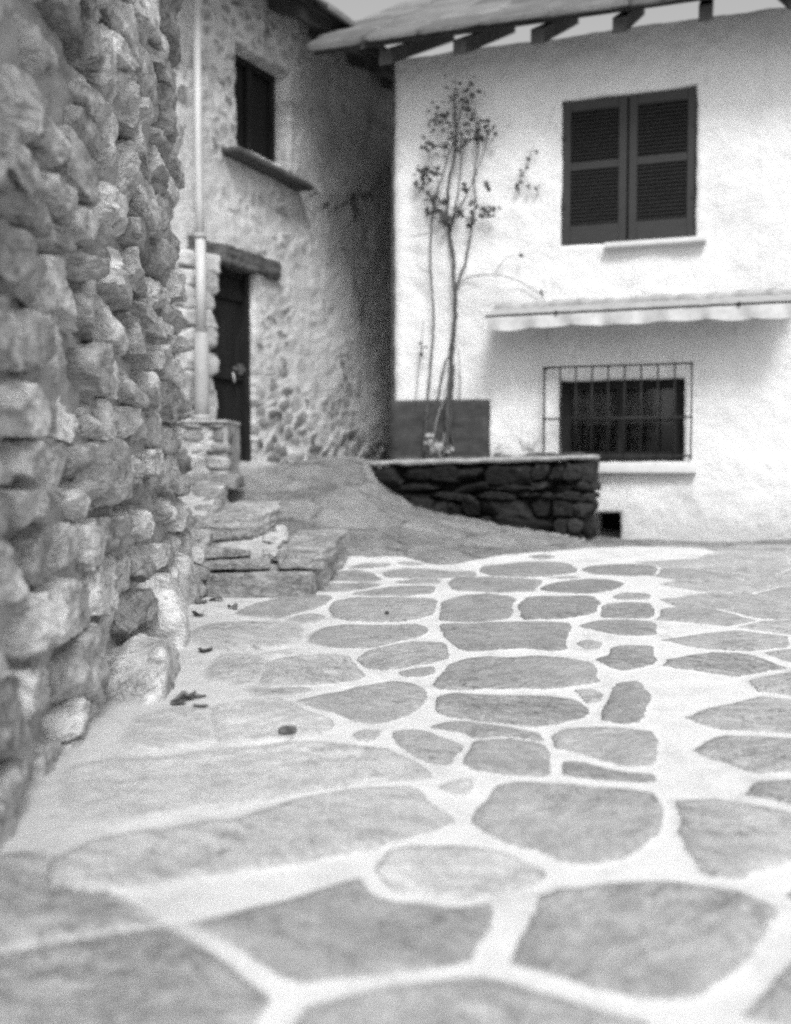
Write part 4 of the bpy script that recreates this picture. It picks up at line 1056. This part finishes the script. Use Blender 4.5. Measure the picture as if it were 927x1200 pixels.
while zrow < .03:
    h = rs.uniform(.05, .15)
    if zrow + h > -.05: h = -zrow
    if h < .03: break
    s = -rs.uniform(0, .15)
    while s < ln[-1]:
        w_ = rs.uniform(.12, .5) if s < ln[-1] - 1.15 else rs.uniform(.10, .2); sm = s + w_ / 2
        p, tg, n = on_line(sm)
        zc = ptop(sm) - .045 + zrow + h / 2
        if zc + h > gz(p.x, p.y) - .05 and sm < ln[-1] + .05:
            right = sm > ln[-1] - .8
            tn = rs.uniform(.2, .95) + (.9 if right and rs.rand() < .7 else 0)  # lit right end put into the tone: most stones there are paler
            place_rock(mb, (p.x + n.x * -.09 + n.x * rs.uniform(-.025, .02), p.y - n.y * .09 + n.y * rs.uniform(-.025, .02), zc + rs.uniform(-.012, .012)), tg, n,
                       (w_ * 1.0, .24, h * rs.uniform(.86, 1.08)), rs, tn, .10, cuts=13, k=14, planes=14, lo=.62, hi=.97, amp=.20, nscale=2.6)
        s += w_
    zrow += h
mb.build('drystone_wall', ROCKDARK, pl_)
# core behind the face stones
mb = MB(); S = np.linspace(0, ln[-1], 60); vs = []; fs = []
for s in S:
    p, tg, n = on_line(s); q = p - n * .10; vs += [(q.x, q.y, ptop(s) - .05), (q.x, q.y, gz(p.x, p.y) - .3)]
for i in range(59): fs.append((2 * i, 2 * i + 1, 2 * i + 3, 2 * i + 2))
mb.add(vs, fs, .2); mb.build('core', BLACK, pl_)
# cap
vs = []; fs = []; S = np.linspace(0, ln[-1], 160)
for i, s in enumerate(S):
    p, tg, n = on_line(s); zt_ = ptop(s)
    jo = fbm(np.array([[s * 7, 1, 1]]), 3, 91)[0] * .02; jt = fbm(np.array([[s * 5, 3, 1]]), 3, 92)[0] * .010; jb = fbm(np.array([[s * 9, 7, 1]]), 3, 93)[0] * .014
    o_, t_, b_ = .03 + jo, zt_ + jt, zt_ - .032 + jb
    for off, zz in ((o_ - .012, t_), (o_, t_ - .012), (o_ - .004, b_), (-.02, b_ - .01), (-.26, b_), (-.26, t_ - .006), (-.12, t_ + jt * .4)):
        q = p + n * off; vs.append((q.x, q.y, zz))
for i in range(len(S) - 1):
    for k in range(7):
        k2 = (k + 1) % 7; fs.append((i * 7 + k, i * 7 + k2, (i + 1) * 7 + k2, (i + 1) * 7 + k))
fs.append(tuple(range(7))[::-1])
mb = MB(); mb.add(vs, fs, .55); mb.build('cap', mat_rock('planter_cap', .34, .4, 12, (1, 1, 2), .6, .015, .6, .1), pl_)
vs = []; fs = []
for i, s in enumerate(S):
    p, tg, n = on_line(s); q = p - n * .2
    uw = (q - Vector((WH.o.x, WH.o.y, 0))).dot(WH.u); wq = WH.at(max(uw, -.05), 0, -.05)
    for j in range(9):
        t = j / 8; a = q.lerp(wq, t); vs.append((a.x, a.y, ptop(s) - .03 + .05 * math.sin(t * 3.1) + fbm(np.array([[a.x * 8, a.y * 8, 0]]), 3, 95)[0] * .03))
for i in range(len(S) - 1):
    for j in range(8):
        a = i * 9 + j; fs.append((a, a + 1, a + 10, a + 9))
mb = MB(); mb.add(vs, fs); mb.build('soil', SOIL, pl_)

# ------------------------------------------------------------------ vine on the white wall
def leaf(mb, c, size, rs, n=None, curl=.3):
    """folded leaf blade with a pointed tip"""
    d = rs.normal(size=3); d[1] *= .5; d /= np.linalg.norm(d)
    up = rs.normal(size=3) * .5 + np.array((0, -1, .4)) if n is None else np.array(n) + rs.normal(size=3) * .35
    sx = np.cross(d, up); sx /= np.linalg.norm(sx); up = np.cross(sx, d)
    prof = [(0, 0), (.12, .20), (.35, .40), (.6, .38), (.85, .16), (1, 0)]
    vs, fs = [], []
    for t, w in prof:
        mid = d * t + up * (-curl * t * t)
        vs += [mid - sx * w + up * .18 * w * 2 * .5, mid, mid + sx * w + up * .18 * w]
    for i in range(5):
        a = i * 3; fs += [(a, a + 1, a + 4, a + 3), (a + 1, a + 2, a + 5, a + 4)]
    mb.add(np.array(c)[None, :] + np.array(vs) * size, fs)
def wz2(x, y, off): return WH.at(*WH.hit(450 + x / 3.197, 190 + y / 3.197, off), off)
vine = thing('climbing_vine', 'thin bare climbing vine with dark leaf clusters on the white wall', 'vine', WH.at(.5, .95, .1))
stems = [
 ([(232,1090),(236,980),(240,890),(250,800),(255,700),(268,550),(262,450),(262,380),(250,290),(240,230),(238,180),(245,60),(262,0),(270,-120),(262,-260)], (.021,.010), BARK),
 ([(150,1095),(158,960),(165,890),(175,760),(185,640),(182,500),(175,400),(178,250),(186,150),(205,90),(230,10),(262,-90),(300,-240)], (.011,.006), BARK),
 ([(268,500),(278,450),(300,390),(318,310),(330,240),(345,150),(338,60),(352,-60),(340,-200)], (.011,.006), BARK),
 ([(245,240),(270,190),(290,160),(320,100),(358,10),(392,-110)], (.009,.005), BARK),
 ([(250,260),(268,170),(285,60),(290,0),(285,-130)], (.008,.005), BARK),
 ([(196,940),(205,870),(218,800),(236,735),(256,738),(263,690)], (.010,.008), BARK),
 ([(262,1085),(248,960),(256,840),(262,760)], (.010,.009), BARK),
 ([(175,1080),(200,960),(222,900),(232,880)], (.008,.006), TWIG),
 ([(216,1085),(235,1000),(262,930),(282,890),(285,820),(280,700)], (.010,.005), TWIG),
 ([(120,900),(128,800),(140,690),(146,590)], (.006,.003), TWIG),
 ([(268,470),(300,440),(350,425),(410,422),(470,432),(530,460),(580,490),(592,500),(612,560),(612,670)], (.006,.003), TWIG),
 ([(415,421),(440,380),(456,358)], (.004,.003), TWIG),
 ([(456,358),(484,352),(510,346)], (.003,.002), TWIG),
 ([(178,412),(150,405),(118,385)], (.004,.003), TWIG),
 ([(180,262),(130,275),(90,282)], (.005,.003), TWIG),
]
for k, (pts, (r0, r1), mt) in enumerate(stems):
    mb = MB(); L = smooth_line([wz2(x, y, .07 + .03 * math.sin(i * 1.3 + k)) for i, (x, y) in enumerate(pts)], 5)
    rr = np.random.RandomState(k)
    L = [p + Vector((rr.normal() * .003, 0, 0)) for p in L]
    tube(mb, L, list(np.linspace(r0, r1, len(L)) * (1 + .12 * rr.normal(size=len(L)))), 7)
    mb.build('stem', mt, vine)
rs = np.random.RandomState(3); mb = MB()
for (x, y, r, n) in ((185,128,26,16),(150,60,30,11),(132,92,20,10),(182,40,30,10),(215,188,22,12),(238,212,22,12),(280,188,22,12),(330,212,22,12),(372,186,24,12),(412,180,14,8),(345,150,20,6),(302,86,14,5),(390,92,10,4),(205,160,24,10),(240,150,16,5),(165,175,16,5),(150,30,30,8),
                     (265,-70,50,26),(330,-130,60,26),(220,-160,60,28),(300,-240,70,34),(390,-110,40,14),(180,-60,40,16)):
    for _ in range(int(n * 1.25)):
        leaf(mb, wz2(x + rs.normal() * r * .55, y + rs.normal() * r * .5, .08 + abs(rs.normal()) * .05), rs.uniform(.028, .055), rs)
mb.build('leaves', LEAFM, vine)
mb = MB()
for (x, y, r, n) in ((510,345,6,4),(590,492,6,3),(140,690,16,5),(135,720,10,3)):
    for _ in range(n): leaf(mb, wz2(x + rs.normal() * r * .6, y + rs.normal() * r * .6, .08), rs.uniform(.022, .04), rs)
mb.build('leaves', LEAFM, vine)

# small sprigs
sp = thing('ivy_sprig', 'sparse leafy sprig on the white wall left of the shutters', 'ivy', WH.at(*WH.hit(612, 200, .03), .03))
mb = MB(); L = smooth_line([wz2(x, y, .035) for x, y in ((560,-60),(540,0),(520,40),(505,75),(492,95))], 4); tube(mb, L, .004, 6); L2 = smooth_line([wz2(x, y, .035) for x, y in ((520,40),(545,80),(575,100))], 4); tube(mb, L2, .003, 6); mb.build('stem', TWIG, sp)
mb = MB()
for (x, y) in ((510,60),(500,85),(540,85),(520,40),(575,102),(525,20),(545,-20),(495,92),(556,-45),(515,72)):
    for _ in range(2): leaf(mb, wz2(x + rs.normal() * 6, y + rs.normal() * 6, .05), rs.uniform(.025, .045), rs)
mb.build('leaves', LEAFM, sp)
def lz1(x, y, off): return LH.at(*LH.hit(190 + x / 3.311, 190 + y / 3.311, off), off)
sp = thing('ivy_sprig', 'small dark leafy sprig hanging on the old stone house plaster', 'ivy', lz1(750, 140, .03))
mb = MB(); tube(mb, smooth_line([lz1(x, y, .06) for x, y in ((850,60),(800,122),(760,128),(720,150),(650,180))], 4), .005, 6); tube(mb, smooth_line([lz1(x, y, .06) for x, y in ((745,140),(752,170),(755,200))], 4), .004, 6); tube(mb, smooth_line([lz1(x, y, .06) for x, y in ((720,150),(650,130),(585,118))], 4), .003, 6); mb.build('stem', TWIG, sp)
mb = MB()
for (x, y, n) in ((800,124,4),(770,125,4),(745,135,5),(735,152,4),(752,185,4),(756,200,3),(655,180,3),(638,178,2),(590,120,3),(575,115,2),(700,165,2)):
    for _ in range(n): leaf(mb, lz1(x + rs.normal() * 9, y + rs.normal() * 7, .07 + rs.uniform(0, .03)), rs.uniform(.035, .06), rs)
mb.build('leaves', LEAFM, sp)

# plants in the planter
for (px, py, d, hgt, n, lab, mt) in ((517, 534, 7.95, .17, 26, 'small pale leafy plant in the planter in front of the dark panel', LEAFP), (622, 533, 7.55, .13, 16, 'small seedling in the planter left of the barred window', LEAFP), (585, 536, 7.7, .07, 10, 'lowest tiny seedling between two plants in the planter', LEAFP)):
    o = thing('seedling', lab, 'plant', P(px, py, d), 'seedlings growing in the planter')
    base = P(px, py, d); mb = MB(); ml = MB()
    for k in range(max(4, n // 4)):
        tip = base + Vector((rs.normal() * hgt * .5, rs.normal() * .05, hgt * rs.uniform(.4, 1)))
        tube(mb, smooth_line([base - Vector((0, 0, .04)), base.lerp(tip, .5) + Vector((rs.normal() * .01, 0, .02)), tip], 3), .003, 5)
        for _ in range(4): leaf(ml, base.lerp(tip, rs.uniform(.5, 1.05)), rs.uniform(.03, .055), rs)
    mb.build('stem', TWIG, o); ml.build('leaves', mt, o)

# ------------------------------------------------------------------ things lying on the flagstones
c = GP(337, 863)
mb = MB(); rs = np.random.RandomState(4)
place_rock(mb, (c.x, c.y, gz(c.x, c.y) + .018), (1, 0, 0), (0, -1, 0), (.052, .055, .022), rs, .22, .05, cuts=9, k=2.5, planes=3, lo=.85, hi=.98, amp=.04)
tag(mb.build('pebble', STEPM, None, True, (c.x, c.y, gz(c.x, c.y))), 'flat dark oval pebble lying alone on a pale foreground flagstone', 'pebble')
c = GP(453.5, 722); mb = MB()
place_rock(mb, (c.x, c.y, gz(c.x, c.y) + .014), (1, 0, 0), (0, -1, 0), (.022, .022, .022), rs, .12, .05, cuts=5, k=2.5, planes=4, amp=.1)
tag(mb.build('pebble', STEPM, None, True, (c.x, c.y, gz(c.x, c.y))), 'tiny dark crumb of stone in the middle of a far flagstone', 'pebble')
def dry(px, py, size, lab, grp, seed):
    r = np.random.RandomState(seed); c = GP(px, py); zc = gz(c.x, c.y) + .004
    n = 7; a = r.uniform(0, 6.28); vs = []; fs = []
    for i in range(n):
        t = i / (n - 1); w = math.sin(math.pi * (.08 + .88 * t)) * .34
        for j in (-1, -.5, 0, .5, 1):
            x = t - .5; y = w * j + r.normal() * .02
            h = .22 * abs(j) ** 1.5 * w * 3 * r.uniform(.6, 1.2) + .12 * math.sin(t * 4 + seed) + r.normal() * .015
            vs.append((c.x + size * (x * math.cos(a) - y * math.sin(a)), c.y + size * (x * math.sin(a) + y * math.cos(a)), zc + size * max(h, 0)))
    for i in range(n - 1):
        for j in range(4): q = i * 5 + j; fs.append((q, q + 5, q + 6, q + 1))
    mb = MB(); mb.add(vs, fs)
    tag(mb.build('dry_leaf', DRYLEAF, None, True, (c.x, c.y, zc)), lab, 'leaf', grp)
A = 'dry curled leaf in the small litter at the foot of the rough wall'
for i, (px, py, s) in enumerate(((214, 822, .075), (221, 818, .06), (208, 826, .06), (231, 818, .06))): dry(px, py, s, A, 'dry leaves at the foot of the wall', i)
dry(235, 829, .05, 'single dry leaf just in front of the leaf litter by the wall', 'dry leaves at the foot of the wall', 9)
dry(240, 764, .085, 'dry leaf beside the footing stone midway along the wall', 'dry leaves at the foot of the wall', 10)
B = 'dry leaf scrap in the corner below the lowest stone step'
for i, (px, py, s) in enumerate(((224, 704, .11), (231, 700, .10), (236, 707, .09), (220, 697, .10), (253, 705, .08), (273, 714, .07), (233, 722, .10))): dry(px, py, s, B, 'dry leaves below the steps', 20 + i)

rs = np.random.RandomState(61); mb = MB()
for k in range(130):
    if k < 90:
        t = rs.uniform(-.9, 2.3); o_ = abs(rs.normal()) * .10 + .03
        p = LH.at(-t, 0, o_ + .02)
    else:
        p, tg, n = on_line(rs.uniform(0, ln[-1] - .5)); p = p + n * (abs(rs.normal()) * .08 + .02)
    sz = rs.uniform(.012, .05)
    place_rock(mb, (p.x, p.y, gz(p.x, p.y) + .012), (1, 0, 0), (0, -1, 0), (sz * 1.4, sz * 1.2, sz * .8), rs, rs.uniform(.3, .7), .3, cuts=5, k=4, planes=7, amp=.12)
tag(mb.build('gravel', mat_rock('grey_crumbs', .20, .5, 14)), 'loose crumbs of stone along the foot of the old house and the planter', 'gravel', kind='stuff')

# ------------------------------------------------------------------ light, sky, camera
ELEV, AZ = math.radians(50), math.radians(171)      # azimuth from +Y clockwise: behind the camera, a little to the right
w = bpy.data.worlds.new('World'); sc.world = w; w.use_nodes = True
nt = w.node_tree
for n in list(nt.nodes): nt.nodes.remove(n)
sky = nt.nodes.new('ShaderNodeTexSky'); sky.sky_type = 'NISHITA'; sky.sun_disc = False
sky.sun_elevation = ELEV; sky.sun_rotation = AZ; sky.dust_density = 4; sky.air_density = 1.5
bw = nt.nodes.new('ShaderNodeRGBToBW'); bg = nt.nodes.new('ShaderNodeBackground'); bg.inputs['Strength'].default_value = .125
ow = nt.nodes.new('ShaderNodeOutputWorld')
nt.links.new(sky.outputs[0], bw.inputs[0]); nt.links.new(bw.outputs[0], bg.inputs[0]); nt.links.new(bg.outputs[0], ow.inputs[0])
sl = bpy.data.lights.new('sun', 'SUN'); sl.energy = 1.5; sl.angle = math.radians(17); sl.color = (1, 1, 1)
so = bpy.data.objects.new('sun', sl); COL.objects.link(so); so.location = (-2, -4, 8)
d = Vector((math.sin(AZ) * math.cos(ELEV), math.cos(AZ) * math.cos(ELEV), math.sin(ELEV)))
so.rotation_euler = d.to_track_quat('Z', 'Y').to_euler()

cam = bpy.data.cameras.new('camera'); co_ = bpy.data.objects.new('camera', cam); COL.objects.link(co_)
cam.sensor_fit = 'HORIZONTAL'; cam.sensor_width = 36; cam.lens = F_PX / 927 * 36
co_.location = CAM; co_.rotation_euler = (math.pi / 2 - PITCH, 0, 0)
cam.clip_start = .05; cam.clip_end = 2000
cam.dof.use_dof = True; cam.dof.focus_distance = 3.9; cam.dof.aperture_fstop = 1.55
sc.camera = co_
vs_ = sc.view_settings
vs_.view_transform = 'Standard'; vs_.look = 'None'; vs_.gamma = 1; vs_.use_curve_mapping = False
vs_.exposure = 0.66
sc.cycles.use_denoising = False
sc.cycles.max_bounces = 5
sc.cycles.sample_clamp_indirect = .5
sc.cycles.caustics_reflective = False; sc.cycles.caustics_refractive = False
sc.cycles.filter_width = 2.6
